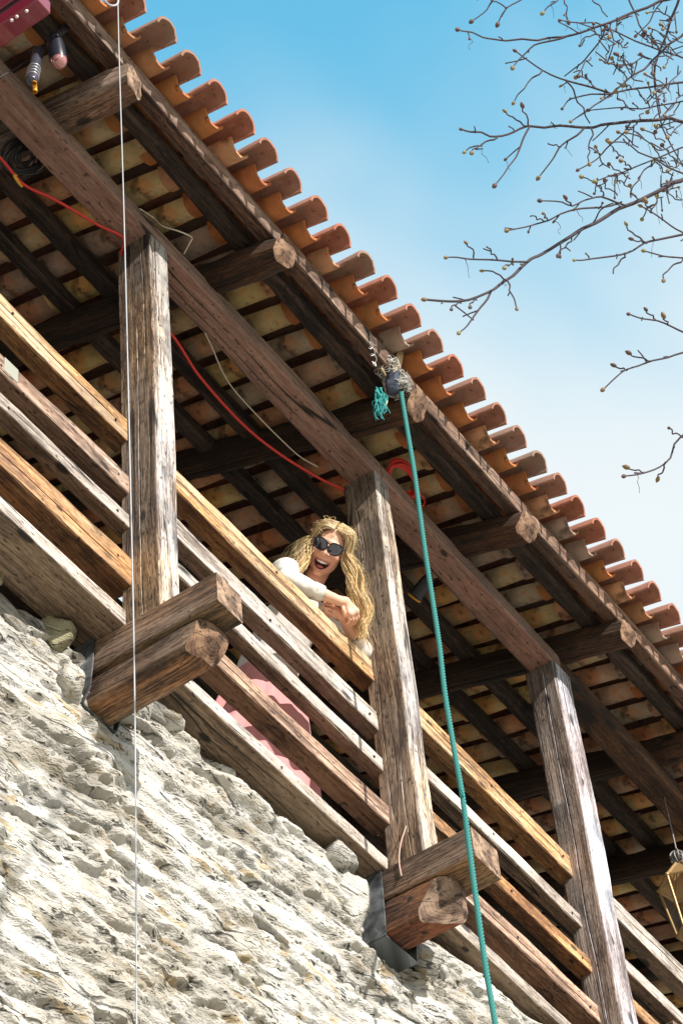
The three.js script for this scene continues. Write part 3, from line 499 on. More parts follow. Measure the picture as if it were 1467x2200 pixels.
function solid(f, lo, hi, cell) {
  const nx = Math.ceil((hi.x - lo.x) / cell) + 1, ny = Math.ceil((hi.y - lo.y) / cell) + 1, nz = Math.ceil((hi.z - lo.z) / cell) + 1, F = new Float32Array(nx * ny * nz), p = V3();
  for (let k = 0, i = 0; k < nz; k++) for (let j = 0; j < ny; j++) for (let x = 0; x < nx; x++, i++) F[i] = f(p.set(lo.x + x * cell, lo.y + j * cell, lo.z + k * cell));
  const id = new Int32Array(nx * ny * nz).fill(-1), pos = [], idx = [], at3 = (x, y, z) => x + nx * (y + ny * z);
  for (let z = 0; z < nz - 1; z++) for (let y = 0; y < ny - 1; y++) for (let x = 0; x < nx - 1; x++) {
    let sx = 0, sy = 0, sz = 0, n = 0; const v = []; for (let c = 0; c < 8; c++) v.push(F[at3(x + (c & 1), y + ((c >> 1) & 1), z + (c >> 2))]);
    for (let a = 0; a < 8; a++) for (const bit of [1, 2, 4]) if (!(a & bit)) { const b = a | bit; if (v[a] < 0 !== v[b] < 0) { const t = v[a] / (v[a] - v[b]); sx += (a & 1) + (bit === 1 ? t : 0); sy += ((a >> 1) & 1) + (bit === 2 ? t : 0); sz += (a >> 2) + (bit === 4 ? t : 0); n++; } }
    if (n) { id[at3(x, y, z)] = pos.length / 3; pos.push(lo.x + (x + sx / n) * cell, lo.y + (y + sy / n) * cell, lo.z + (z + sz / n) * cell); }
  }
  for (let z = 1; z < nz - 1; z++) for (let y = 1; y < ny - 1; y++) for (let x = 1; x < nx - 1; x++) {
    const a = F[at3(x, y, z)] < 0;
    const q = (i, b, c, d, e) => { if (Math.min(b, c, d, e) < 0) return; i ? idx.push(b, c, d, d, c, e) : idx.push(b, d, c, d, e, c); };
    if (a !== F[at3(x + 1, y, z)] < 0) q(a, id[at3(x, y - 1, z - 1)], id[at3(x, y, z - 1)], id[at3(x, y - 1, z)], id[at3(x, y, z)]);
    if (a !== F[at3(x, y + 1, z)] < 0) q(!a, id[at3(x - 1, y, z - 1)], id[at3(x, y, z - 1)], id[at3(x - 1, y, z)], id[at3(x, y, z)]);
    if (a !== F[at3(x, y, z + 1)] < 0) q(a, id[at3(x - 1, y - 1, z)], id[at3(x, y - 1, z)], id[at3(x - 1, y, z)], id[at3(x, y, z)]);
  }
  const nr = new Float32Array(pos.length), h = cell * 0.6;
  for (let i = 0; i < pos.length; i += 3) { const [x, y, z] = [pos[i], pos[i + 1], pos[i + 2]], g = V3(f(p.set(x + h, y, z)) - f(p.set(x - h, y, z)), f(p.set(x, y + h, z)) - f(p.set(x, y - h, z)), f(p.set(x, y, z + h)) - f(p.set(x, y, z - h))).normalize(); nr.set([g.x, g.y, g.z], i); }
  const g = new THREE.BufferGeometry(); g.setAttribute('position', new THREE.Float32BufferAttribute(pos, 3)); g.setAttribute('normal', new THREE.BufferAttribute(nr, 3)); g.setIndex(idx); return g;
}
{
  const person = thing('person', 'laughing person with long blond hair and dark sunglasses leaning over the top rail', 'person');
  const base = V3(1.52, 0, -0.5); person.position.copy(base);
  const toLocal = (g) => g.translate(-base.x, -base.y, -base.z);
  // joints (metres, in the place)
  const J = { pelvis: V3(1.58, 0.99, -0.62), belly: V3(1.58, 1.18, -0.55), chest: V3(1.59, 1.40, -0.43), neck: V3(1.615, 1.575, -0.33), head: V3(1.562, 1.735, -0.135),
    rs: V3(1.415, 1.555, -0.30), re: V3(1.245, 1.285, -0.185), rw: V3(1.505, 1.295, -0.085), ls: V3(1.775, 1.53, -0.36), le: V3(1.815, 1.262, -0.17), lw: V3(1.598, 1.277, -0.118),
    rh: V3(1.49, 0.92, -0.61), lh: V3(1.67, 0.92, -0.61), rk: V3(1.47, 0.50, -0.56), lk: V3(1.66, 0.50, -0.60), ra: V3(1.46, 0.085, -0.64), la: V3(1.66, 0.085, -0.68) };
  // head axes: she looks down towards the street, head tipped to her left
  const B = V3(-0.5739, -0.7491, 0.3309), fwd = B.clone().addScaledVector(RIGHT, -0.10).addScaledVector(UP, 0.02).normalize();
  const hu = UP.clone().multiplyScalar(0.915).addScaledVector(RIGHT, 0.40); hu.addScaledVector(fwd, -hu.dot(fwd)).normalize();
  const hx = V3().crossVectors(hu, fwd).normalize(), HS = 1.06, head = J.head;
  const H2W = new THREE.Matrix4().makeBasis(hx, hu, fwd).scale(V3(HS, HS, HS)).setPosition(head), W2H = H2W.clone().invert();
  const S = { skull: [V3(0, 0.034, -0.014), V3(0.072, 0.083, 0.09)], face: [V3(0, -0.012, 0.022), V3(0.069, 0.085, 0.070)], jaw: [V3(0, -0.064, 0.026), V3(0.060, 0.056, 0.056)] };
  const A = (x, y, z) => V3(x, y, z);
  const nk0 = head.clone().addScaledVector(hu, -0.060).addScaledVector(fwd, -0.030);
  const headD = (q) => {   // q in the head's own axes
    let d = ellD(q, ...S.skull); d = smin(d, ellD(q, ...S.face), 0.02); d = smin(d, ellD(q, ...S.jaw), 0.022);
    const m = { x: Math.abs(q.x), y: q.y, z: q.z };
    d = smin(d, ellD(q, A(0, -0.117, 0.056), A(0.024, 0.015, 0.019)), 0.02);
    d = smin(d, ellD(m, A(0.041, -0.026, 0.061), A(0.024, 0.021, 0.022)), 0.016);                       // cheeks lifted by the laugh
    d = smin(d, capD(m, A(0.006, 0.034, 0.083), A(0.046, 0.030, 0.064), 0.010, 0.008), 0.012);           // brow
    d = smin(d, capD(q, A(0, 0.022, 0.086), A(0, -0.020, 0.108), 0.0075, 0.0105), 0.010);               // nose
    d = smin(d, ellD(m, A(0.012, -0.024, 0.096), A(0.008, 0.007, 0.009)), 0.006);
    d = Math.max(d, -ellD(m, A(0.006, -0.031, 0.099), A(0.0035, 0.0035, 0.005)));
    d = smin(d, ellD(m, A(0.074, -0.005, -0.012), A(0.010, 0.030, 0.018)), 0.006);                       // ears
    const my = q.y + 0.071 - 9 * q.x * q.x, lip = Math.abs(Math.hypot(q.x / 0.039, my / (my > 0 ? 0.017 : 0.026)) - 1) * 0.021;
    d = smin(d, Math.hypot(lip, (q.z - 0.080 + q.x * q.x * 9) * 0.8) - 0.0065, 0.006);                     // lips round the open mouth
    const mouth = ellD(A(q.x, my, q.z), A(0, -0.003, 0.083), A(0.0345, my > -0.003 ? 0.0135 : 0.021, 0.032));
    return -smin(-d, mouth, 0.004);
  };
  const q = V3(), headW = (p) => headD(q.copy(p).applyMatrix4(W2H)) * HS;
  const bodyD = (p) => {
    let d = smin(capD(p, J.pelvis, J.belly, 0.135, 0.115), capD(p, J.belly, J.chest, 0.115, 0.125), 0.06);
    d = smin(d, capD(p, J.rs, J.ls, 0.055, 0.055), 0.07); d = smin(d, capD(p, J.chest, J.neck, 0.10, 0.06), 0.05);
    d = smin(d, capD(p, J.neck, nk0, 0.054, 0.050), 0.03);
    d = smin(d, capD(p, J.rs, J.re, 0.050, 0.039), 0.03); d = smin(d, capD(p, J.re, J.rw, 0.040, 0.026), 0.012);
    d = smin(d, capD(p, J.ls, J.le, 0.050, 0.039), 0.03); d = smin(d, capD(p, J.le, J.lw, 0.040, 0.026), 0.012);
    d = smin(d, capD(p, J.rh, J.rk, 0.085, 0.055), 0.05); d = smin(d, capD(p, J.rk, J.ra, 0.052, 0.036), 0.02);
    d = smin(d, capD(p, J.lh, J.lk, 0.085, 0.055), 0.05); d = smin(d, capD(p, J.lk, J.la, 0.052, 0.036), 0.02);
    for (const a of [J.ra, J.la]) d = smin(d, capD(p, V3(a.x, 0.045, a.z - 0.02), V3(a.x - 0.02, 0.034, a.z + 0.15), 0.042, 0.03), 0.03);
    return d;
  };
  // hands, each with a grid of its own: chains of finger bones from inside the palm
  const hand = (wrist, palm, dirs) => (p) => {
    let d = capD(p, wrist, palm[0], 0.0255, 0.023); d = smin(d, capD(p, palm[0], palm[1], 0.021, 0.020), 0.012); d = smin(d, capD(p, palm[2], palm[3], 0.018, 0.017), 0.012); d = smin(d, capD(p, palm[1], palm[3], 0.017, 0.016), 0.01);
    let fd = 9; for (const c of dirs) for (let i = 0; i < c.length - 1; i++) fd = Math.min(fd, capD(p, c[i], c[i + 1], 0.0098 - 0.0009 * i, 0.0091 - 0.0009 * i));
    return smin(d, fd, 0.004);
  };
  // left hand: a loose fist on the rail, knuckles to the street; right hand: hangs over the left wrist
  const lf = [], rf = [], dn = V3(0, -1, 0);
  const L0 = V3(1.562, 1.290, -0.130), kx = V3(-0.80, 0.12, -0.55).normalize();   // wrist end of the palm, the way along the hand
  const outw = V3(-0.42, -0.62, 0.66).normalize();                                       // where the knuckles face: down to the street
  const across = V3().crossVectors(kx, outw).normalize();                             // across the knuckles
  const fist = L0.clone().addScaledVector(kx, 0.055);
  for (let i = 0; i < 4; i++) {
    const k = fist.clone().addScaledVector(across, (i - 1.5) * 0.0195).addScaledVector(kx, i === 1 ? 0.006 : i === 3 ? -0.008 : 0).addScaledVector(V3(0, 1, 0), 0.008), len = [0.038, 0.042, 0.039, 0.031][i];
    const a = k.clone().addScaledVector(kx, len * 0.42).addScaledVector(outw, len * 0.85), b = a.clone().addScaledVector(kx, -len * 0.62).addScaledVector(outw, len * 0.30), e = b.clone().addScaledVector(kx, -len * 0.35).addScaledVector(outw, -len * 0.3);
    lf.push([L0.clone().lerp(k, 0.4), k, a, b, e]);
  }
  { const t0 = L0.clone().addScaledVector(across, -0.024), t1 = t0.clone().addScaledVector(kx, 0.035).addScaledVector(outw, 0.018), t2 = t1.clone().addScaledVector(kx, 0.030).addScaledVector(outw, 0.020).addScaledVector(across, 0.012), t3 = t2.clone().addScaledVector(kx, 0.02).addScaledVector(across, 0.012); lf.push([t0, t1, t2, t3]); }
  const lhandD = hand(J.lw, [L0, fist.clone().addScaledVector(across, -0.022), L0, fist.clone().addScaledVector(across, 0.022)], lf);
  const R0 = V3(1.548, 1.310, -0.070), rx = V3(0.62, -0.66, 0.12).normalize(), rn = V3(-0.35, -0.25, 0.9).normalize(), ra = V3().crossVectors(rx, rn).normalize(), rk = R0.clone().addScaledVector(rx, 0.06);
  for (let i = 0; i < 4; i++) { const k = rk.clone().addScaledVector(ra, (i - 1.5) * 0.019), len = [0.036, 0.041, 0.038, 0.03][i], a = k.clone().addScaledVector(rx, len * 0.8).addScaledVector(rn, -len * 0.35), b = a.clone().addScaledVector(rx, len * 0.35).addScaledVector(rn, -len * 0.65), e = b.clone().addScaledVector(rx, -len * 0.1).addScaledVector(rn, -len * 0.5); rf.push([R0.clone().lerp(k, 0.4), k, a, b, e]); }
  { const t0 = R0.clone().addScaledVector(ra, 0.022), t1 = t0.clone().addScaledVector(rx, 0.03).addScaledVector(ra, 0.018), t2 = t1.clone().addScaledVector(rx, 0.03).addScaledVector(rn, -0.012); rf.push([t0, t1, t2]); }
  const rhandD = hand(J.rw, [R0, rk.clone().addScaledVector(ra, -0.02), R0, rk.clone().addScaledVector(ra, 0.02)], rf);
  const skin = [0.82, 0.46, 0.31], box = (g, c, r) => [c.clone().addScalar(-r), c.clone().addScalar(r)];
  const tintBody = (x, y, z) => { const k = 1 + 0.06 * n3(x * 30, y * 30, z * 30); return [skin[0] * k, skin[1] * k, skin[2] * k]; };
  const hg = paint(solid(headW, head.clone().addScalar(-0.19), head.clone().addScalar(0.19), 0.0034), (x, y, z) => {
    q.set(x, y, z).applyMatrix4(W2H); let c = tintBody(x, y, z);
    const my = q.y + 0.071 - 9 * q.x * q.x, e = Math.hypot(q.x / 0.045, my / (my > 0 ? 0.0225 : 0.0315)), inM = ellD(A(q.x, my, q.z), A(0, -0.003, 0.083), A(0.0345, my > -0.003 ? 0.0135 : 0.021, 0.032));
    c = mix3(c, [0.66, 0.29, 0.185], 0.7 * Math.exp(-((Math.abs(q.x) - 0.042) ** 2 + (q.y + 0.025) ** 2) / 0.0005) * (q.z > 0.02 ? 1 : 0));
    if (q.z > 0.05) c = mix3(c, [0.52, 0.19, 0.165], sstep(1.02, 0.9, e) * 0.85);
    if (q.z > 0.03) c = mix3(c, [0.10, 0.022, 0.02], sstep(0.0035, -0.001, inM) * sstep(0.90, 0.72, e));
    return c;
  });
  const lw = paint(solid(lhandD, V3(1.44, 1.17, -0.24), V3(1.66, 1.36, -0.02), 0.0034), tintBody), rw = paint(solid(rhandD, V3(1.44, 1.15, -0.18), V3(1.70, 1.40, 0.03), 0.0034), tintBody);
  const bg = paint(solid(bodyD, V3(1.1, -0.05, -0.9), V3(1.95, 1.75, 0.05), 0.014), tintBody);
  mesh('body', toLocal(mergeGeometries([bg, hg, lw, rw])), new THREE.MeshPhysicalMaterial({ vertexColors: true, roughness: 0.48, sheen: 0.2 }), person);
  const child = (name, g, m) => mesh(name, toLocal(g), m, person), inHead = (g) => g.applyMatrix4(H2W);
  // teeth: upper row bent round the jaw
  { const parts = []; for (let i = -5; i <= 5; i++) { const t = new RoundedBoxGeometry(0.0060, i === 0 ? 0.0115 : 0.0115 - Math.abs(i) * 0.0006, 0.004, 2, 0.0014); t.translate(0, 0, 0); const a = i * 0.205; t.rotateY(a); t.translate(Math.sin(a) * 0.029, -0.0625 + 5 * (Math.sin(a) * 0.029) ** 2, 0.058 + Math.cos(a) * 0.027); parts.push(t); }
    child('teeth', inHead(mergeGeometries(parts)), std([0.95, 0.93, 0.88], 0.25));
    const tongue = new THREE.SphereGeometry(1, 16, 12); tongue.scale(0.019, 0.008, 0.02); tongue.translate(0, -0.086, 0.064); child('tongue', inHead(tongue), std([0.5, 0.17, 0.16], 0.4)); }
  // sunglasses: two rounded lenses in a dark frame
  { const lensShape = (s) => { const pts = []; for (let i = 0; i < 40; i++) { const a = (i / 40) * Math.PI * 2, c = Math.cos(a), n = Math.sin(a), sx = Math.sign(c) * Math.pow(Math.abs(c), 0.85) * 0.0310, sy = Math.sign(n) * Math.pow(Math.abs(n), 0.85) * (n > 0 ? 0.0235 : 0.0300); pts.push(V3(s * (0.0365) + sx + s * 0.003 * (n > 0 ? 0.4 : -1), 0.016 + sy, 0)); } return pts; };
    const wrap = (p) => { p.z = 0.108 - 3.6 * p.x * p.x; return p; }, fr = [], ln = [];
    for (const s of [-1, 1]) {
      const pts = lensShape(s).map(wrap); fr.push(tube(pts, 0.0032, 0.0032, 80, 7, true));
      const c = pts.reduce((a, p) => a.add(p), V3()).multiplyScalar(1 / pts.length), pos = [], ix = [], nr = []; c.z += 0.006; pos.push(c.x, c.y, c.z);
      for (const f of [0.5, 1]) for (const p of pts) { const v = c.clone().lerp(p, f); v.z = mix(c.z, p.z, f * f); pos.push(v.x, v.y, v.z); }
      const n = pts.length; for (let i = 0; i < n; i++) { const j = (i + 1) % n; ix.push(0, 1 + i, 1 + j, 1 + i, 1 + n + i, 1 + j, 1 + j, 1 + n + i, 1 + n + j); }
      const g = new THREE.BufferGeometry(); g.setAttribute('position', new THREE.Float32BufferAttribute(pos, 3)); g.setAttribute('uv', new THREE.Float32BufferAttribute(new Array((pos.length / 3) * 2).fill(0), 2)); g.setIndex(ix); g.computeVertexNormals(); ln.push(g);
      fr.push(tube([wrap(V3(s * 0.066, 0.026, 0)), V3(s * 0.077, 0.026, 0.06), V3(s * 0.079, 0.018, -0.02)], 0.003, 0.0022));
    }
    fr.push(tube([wrap(V3(-0.010, 0.024, 0)), wrap(V3(0, 0.028, 0)), wrap(V3(0.010, 0.024, 0))], 0.0026));
    const sg = child('sunglasses', inHead(mergeGeometries(fr)), std([0.012, 0.012, 0.02], 0.25));
    mesh('lens', toLocal(inHead(mergeGeometries(ln))), new THREE.MeshPhysicalMaterial({ color: new THREE.Color().setRGB(0.012, 0.014, 0.03), roughness: 0.06, clearcoat: 1, clearcoatRoughness: 0.03, specularIntensity: 1, ior: 1.9 }), sg); }
  // cream top with sleeves to the forearm
  const lerp3 = (a, b, t) => a.clone().lerp(b, t), reC = lerp3(J.re, J.rw, 0.66), leC = lerp3(J.le, J.lw, 0.42);
  const fold = (p) => 0.004 * n3(p.x * 26, p.y * 26, p.z * 26) + 0.003 * n3(p.x * 9, p.y * 60, p.z * 20);
  const topD = (p) => {
    let d = smin(capD(p, J.pelvis, J.belly, 0.146, 0.128), capD(p, J.belly, J.chest, 0.128, 0.140), 0.06);
    d = smin(d, capD(p, J.rs, J.ls, 0.067, 0.067), 0.07); d = smin(d, capD(p, J.chest, J.neck, 0.108, 0.064), 0.05);
    d = smin(d, capD(p, J.rs, J.re, 0.066, 0.052), 0.03); d = smin(d, capD(p, J.ls, J.le, 0.066, 0.052), 0.03);
    let f = Math.min(capD(p, J.re, reC, 0.052, 0.041), capD(p, J.le, leC, 0.052, 0.041)); 
    d = smin(d, f, 0.012) + fold(p);
    for (const [a, b, c] of [[J.re, J.rw, reC], [J.le, J.lw, leC]]) { const t = b.clone().sub(a).normalize(), s = (p.x - c.x) * t.x + (p.y - c.y) * t.y + (p.z - c.z) * t.z; if (p.distanceToSquared(c) < 0.012) d = Math.max(d, s); }
    const nk = V3(1.60, 1.60, -0.245); d = -smin(-d, ellD(p, nk, V3(0.10, 0.095, 0.095)), 0.008);
    return d;
  };
  child('shirt', paint(solid(topD, V3(1.08, 0.82, -0.85), V3(1.97, 1.62, 0.02), 0.0105), (x, y, z) => { const k = 0.95 + 0.08 * n3(x * 40, y * 40, z * 40); return [k, k, k]; }), new THREE.MeshStandardMaterial({ color: new THREE.Color().setRGB(0.74, 0.70, 0.64), roughness: 0.9, vertexColors: true }));
  for (const [c, a, b] of [[reC, J.re, J.rw], [leC, J.le, J.lw]]) { const t = b.clone().sub(a).normalize(), g = tube([c.clone().addScaledVector(t, -0.05), c.clone().addScaledVector(t, -0.02), c.clone().addScaledVector(t, 0.004)], 0.0445, 0.041, 10, 24); child('cuff', g, std([0.60, 0.55, 0.49], 0.92)); }
  // long flared coral skirt with deep pleats
  { const n = 220, m = 26, pos = [], idx = [], col = [];
    for (let i = 0; i <= m; i++) for (let j = 0; j <= n; j++) {
      const t = i / m, a = (j / n) * Math.PI * 2, y = mix(1.14, 0.10, t), cx = mix(1.60, 1.41, t), cz = mix(-0.56, -0.58, t), e = Math.pow(t, 0.75), pl = (Math.abs(((a * 15) / (Math.PI * 2) + 0.3 * n3(a * 3, t)) % 1 - 0.5) * 2 - 0.5) * 0.034 * e + 0.07 * e * n3(Math.cos(a) * 2.5, Math.sin(a) * 2.5, t * 1.5);
      const rx = mix(0.165, 0.43, e) + pl, rz = mix(0.135, 0.235, e) + pl; pos.push(cx + Math.cos(a) * rx, y, cz + Math.sin(a) * rz);
      const w = 1 + 0.1 * n3(a * 5, t * 2) ; col.push(w, w, w);
    }
    for (let i = 0; i < m; i++) for (let j = 0; j < n; j++) { const a = i * (n + 1) + j, b = a + n + 1; idx.push(a, a + 1, b, b, a + 1, b + 1); }
    const g = new THREE.BufferGeometry(); g.setAttribute('position', new THREE.Float32BufferAttribute(pos, 3)); g.setAttribute('color', new THREE.Float32BufferAttribute(col, 3)); g.setIndex(idx); g.computeVertexNormals();
    child('skirt', g, new THREE.MeshPhysicalMaterial({ color: new THREE.Color().setRGB(0.74, 0.31, 0.30), roughness: 0.75, vertexColors: true, transmission: 0.3, thickness: 0 })); }
  // hair: many wavy locks from the scalp, falling over both shoulders
  { const R = rng(41), parts = [], tones = [[0.74, 0.53, 0.24], [0.66, 0.44, 0.18], [0.82, 0.62, 0.32], [0.46, 0.28, 0.12], [0.86, 0.70, 0.42]], cap = [];
    const capG = solid((p) => { q.copy(p).applyMatrix4(W2H); let d = ellD(q, V3(0, 0.036, -0.020), V3(0.084, 0.092, 0.098)) * HS; const hl = q.z - (0.045 - 0.22 * Math.max(0, 0.075 - q.y) - 6 * q.x * q.x); d = Math.max(d, hl * 0.8); d = Math.max(d, -(q.y + 0.10)); return d + 0.004 * n3(q.x * 60, q.y * 12, q.z * 30); }, head.clone().addScalar(-0.15), head.clone().addScalar(0.15), 0.006);
    capG.setAttribute('uv', new THREE.Float32BufferAttribute(new Array(capG.attributes.position.count * 2).fill(0), 2)); parts.push(paint(capG, (x, y, z) => { const k = 0.8 + 0.5 * n3(x * 60, y * 20, z * 60); return [0.46 * k, 0.31 * k, 0.135 * k]; }));
    const down = V3(0, -1, 0);
    for (let i = 0; i < 1150; i++) {
      const left = i % 20 < 13, s = left ? 1 : -1, f = R(), z0 = mix(0.055, -0.085, f), up0 = R();
      const root = V3(s * (0.004 + 0.045 * up0 * R()), 0, 0); root.z = mix(0.062, -0.075, Math.min(1, f * 1.05)); root.y = 0.036 + 0.096 * Math.sqrt(Math.max(0.05, 1 - (root.x / 0.084) ** 2 - ((root.z + 0.02) / 0.104) ** 2));
      const side = V3(s * (0.078 + 0.020 * R() + (z0 > 0.02 ? -0.004 : 0.008)), 0.028 - 0.055 * R(), z0 + 0.012 * (R() - 0.5)), mid = root.clone().lerp(side, 0.45); mid.x += s * 0.020; mid.y += 0.030; mid.z += 0.010;
      const pts = [root, mid, side].map((v) => v.clone().applyMatrix4(H2W));
      const len = left ? 0.20 + 0.30 * R() : 0.08 + 0.20 * R(), end = pts[2].clone(), cl = Math.floor(f * 9) + (left ? 0 : 20), ph = hash(cl, 1) * 6.3 + R() * 1.6, amp = 0.009 + 0.013 * hash(cl, 2) + 0.005 * R(), w = 20 + 9 * hash(cl, 3), out = (left ? 0.062 : 0.028) * (0.4 + hash(cl, 4)) + 0.034 * (R() - 0.5);
      const n = 10; for (let k = 1; k <= n; k++) { const t = k / n, y = len * t, g = sstep(0, 0.25, t);
        const p = end.clone().addScaledVector(down, y).addScaledVector(hx, s * (out * Math.sin(Math.min(1.8, t * 2.4)) + amp * g * Math.sin(ph + y * w))).addScaledVector(fwd, amp * g * Math.cos(ph + y * w) + 0.010 * t);
        p.x += (left ? 0.05 : -0.03) * t; p.z -= (left ? 0.05 : 0.10) * t * (0.4 + f);
        if (p.z < -0.12 && p.y < 1.255) p.y = 1.255 + 0.01 * R();
        if (p.x > 1.85 && p.z < 0.01) p.x = 1.85;
        pts.push(p); }
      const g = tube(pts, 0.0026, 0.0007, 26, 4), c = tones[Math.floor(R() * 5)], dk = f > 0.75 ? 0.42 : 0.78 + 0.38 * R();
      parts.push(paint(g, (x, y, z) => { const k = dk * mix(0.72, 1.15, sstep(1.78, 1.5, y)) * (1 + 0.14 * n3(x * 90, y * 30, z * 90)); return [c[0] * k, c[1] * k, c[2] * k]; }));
    }
    for (let i = 0; i < 110; i++) { const a = R() * 6.28, d = V3(Math.cos(a) * (0.3 + R()), 0.9 * R() + 0.1, Math.sin(a) - 0.4).normalize(), p0 = V3(d.x * 0.084, 0.036 + d.y * 0.092, -0.02 + d.z * 0.098), p1 = p0.clone().addScaledVector(d, 0.02 + 0.02 * R()), p2 = p1.clone().add(V3((R() - 0.5) * 0.05, -0.01, (R() - 0.5) * 0.05)); const c = tones[i % 5]; parts.push(paint(tube([p0, p1, p2].map((v) => v.applyMatrix4(H2W)), 0.0011, 0.0006, 8, 3), () => c)); }
    for (const g of parts) for (const k of Object.keys(g.attributes)) if (!['position', 'normal', 'color'].includes(k)) g.deleteAttribute(k);
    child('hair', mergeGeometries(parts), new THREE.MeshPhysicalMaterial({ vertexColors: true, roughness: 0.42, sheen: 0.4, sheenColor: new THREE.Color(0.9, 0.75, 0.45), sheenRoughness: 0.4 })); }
}

// ------------------------------------------------------------------ ropes, cables and lamps on the gallery
const rayTo = (px, py) => at(px, py, 1).sub(EYE);
const onX = (px, py, x) => { const r = rayTo(px, py); return EYE.clone().addScaledVector(r, (x - EYE.x) / r.x); };
const onY = (px, py, y) => { const r = rayTo(px, py); return EYE.clone().addScaledVector(r, (y - EYE.y) / r.y); };
const onZ = (px, py, z) => { const r = rayTo(px, py); return EYE.clone().addScaledVector(r, (z - EYE.z) / r.z); };
const single = (name, geo, mat, label, category, group) => tag(mesh(name, geo, mat), label, category, group);
const black = std([0.016, 0.016, 0.018], 0.42), yellow = std([0.75, 0.36, 0.03], 0.5), redPlastic = std([0.62, 0.035, 0.025], 0.45), tealM = std([0.035, 0.215, 0.20], 0.85), tealDark = std([0.02, 0.26, 0.25], 0.8);
{
  // teal rope, plumb from the pulley
  const rope = thing('teal_rope', 'teal laid rope hanging straight down from the eaves past the second post', 'rope');
  const top = V3(1.530, 2.50, 0.392), pts = []; for (let i = 0; i <= 24; i++) { const y = 2.50 - i * 0.30; pts.push(V3(1.530 + 0.012 * n3(i * 0.4, 3), y, 0.392 + 0.012 * n3(i * 0.5, 8))); }
  mesh('rope_length', ropeGeo(pts, 0.0120, 0.052), tealM, rope);
  { const R = rng(8), parts = []; for (let i = 0; i < 26; i++) { const a = onZ(806 + R() * 14, 832 + R() * 16, 0.40 + R() * 0.03), q = [a]; let p = a.clone(); for (let k = 0; k < 5; k++) { p = p.clone().add(V3((R() - 0.42) * 0.034, -0.022 - R() * 0.020, (R() - 0.5) * 0.034)); q.push(p); } parts.push(tube(q, 0.0048, 0.0018, 14, 5)); } mesh('frayed_tail', mergeGeometries(parts), tealDark, rope); }
  { const c = pts[9], parts = []; for (const s of [-1, 1]) parts.push(tube([c.clone(), c.clone().add(V3(-0.02, 0.008 * s, 0.012)), c.clone().add(V3(-0.05, 0.016 * s + 0.006, 0.016))], 0.004, 0.002)); mesh('loose_yarn', mergeGeometries(parts), tealDark, rope); }
  // pulley with its lashing
  const pul = thing('pulley', 'dark pulley block wrapped in frayed grey cord under the eaves at the rope top', 'pulley');
  const c = V3(1.487, 2.555, 0.375), blk = new THREE.CylinderGeometry(0.040, 0.040, 0.046, 28), shell = new RoundedBoxGeometry(0.075, 0.13, 0.065, 4, 0.026); blk.rotateX(Math.PI / 2); blk.translate(0, -0.02, 0);
  const bm = mesh('block', mergeGeometries([shell.index ? shell.toNonIndexed() : shell, blk.toNonIndexed()]), std([0.05, 0.065, 0.10], 0.4), pul); bm.position.copy(c); bm.rotation.set(0.2, 0.5, 0.35);
  { const R = rng(19), parts = []; for (let i = 0; i < 190; i++) { const a = R() * 6.283, h = (R() - 0.45) * 0.10, r = 0.026 + R() * 0.034 + 0.02 * n3(i * 0.7, 3), q = []; for (let k = 0; k < 6; k++) { const t = a + k * 0.42; q.push(V3(c.x + 0.012 + (i % 3 ? 0.03 : -0.05) + Math.cos(t) * r * 1.1, c.y + 0.018 + (i % 3 ? 0.0 : 0.045) + h * 0.8 + 0.05 * n3(k * 0.9, i * 1.37) , c.z + Math.sin(t) * r + 0.03 * n3(k * 0.8, i * 2.11, 6))); } if (i % 3) { const e = q[5]; q.push(e.clone().add(V3((R() - 0.5) * 0.06, (R() - 0.6) * 0.06, (R() - 0.3) * 0.05))); } parts.push(tube(q, 0.0032, 0.0012, 14, 5)); } mesh('frayed_cord', mergeGeometries(parts), std([0.50, 0.48, 0.44], 0.95), pul); }
  { const straw = std([0.62, 0.48, 0.28], 0.9), parts = []; for (let k = 0; k < 4; k++) { const o = k * 4.5; parts.push(tube([onZ(840 + o * 0.8, 812, 0.375), onZ(847 + o * 0.7, 796, 0.412), onZ(856 + o * 0.6, 766, 0.420), onZ(863 + o * 0.4, 750, 0.412)], 0.0058, 0.0058, 24, 6)); }
    mesh('straw_lashing', mergeGeometries(parts), straw, pul); }
  { const straw = std([0.62, 0.48, 0.28], 0.9); mesh('straw_end', tube([onZ(858, 748, 0.415), onZ(849, 775, 0.420), onZ(846, 782, 0.416), onZ(826, 788, 0.36)], 0.0055, 0.004, 24, 6), straw, pul); mesh('straw_end', tube([onZ(818, 790, 0.385), onZ(823, 797, 0.385), onZ(828, 806, 0.375)], 0.005, 0.004), straw, pul); mesh('straw_end', tube([onZ(829, 862, 0.40), onZ(826, 872, 0.40), onZ(824, 878, 0.40)], 0.010, 0.006), straw, pul); }
  // a twisted scrap of wire
  const w = onZ(797, 752, 0.41), wp = []; for (let i = 0; i < 26; i++) { const t = i / 25; wp.push(V3(w.x + 0.016 * Math.sin(t * 17) + 0.02 * t, w.y + 0.05 - t * 0.13, w.z + 0.012 * Math.cos(t * 17))); }
  const hook = V3(w.x + 0.02, w.y - 0.08, w.z);
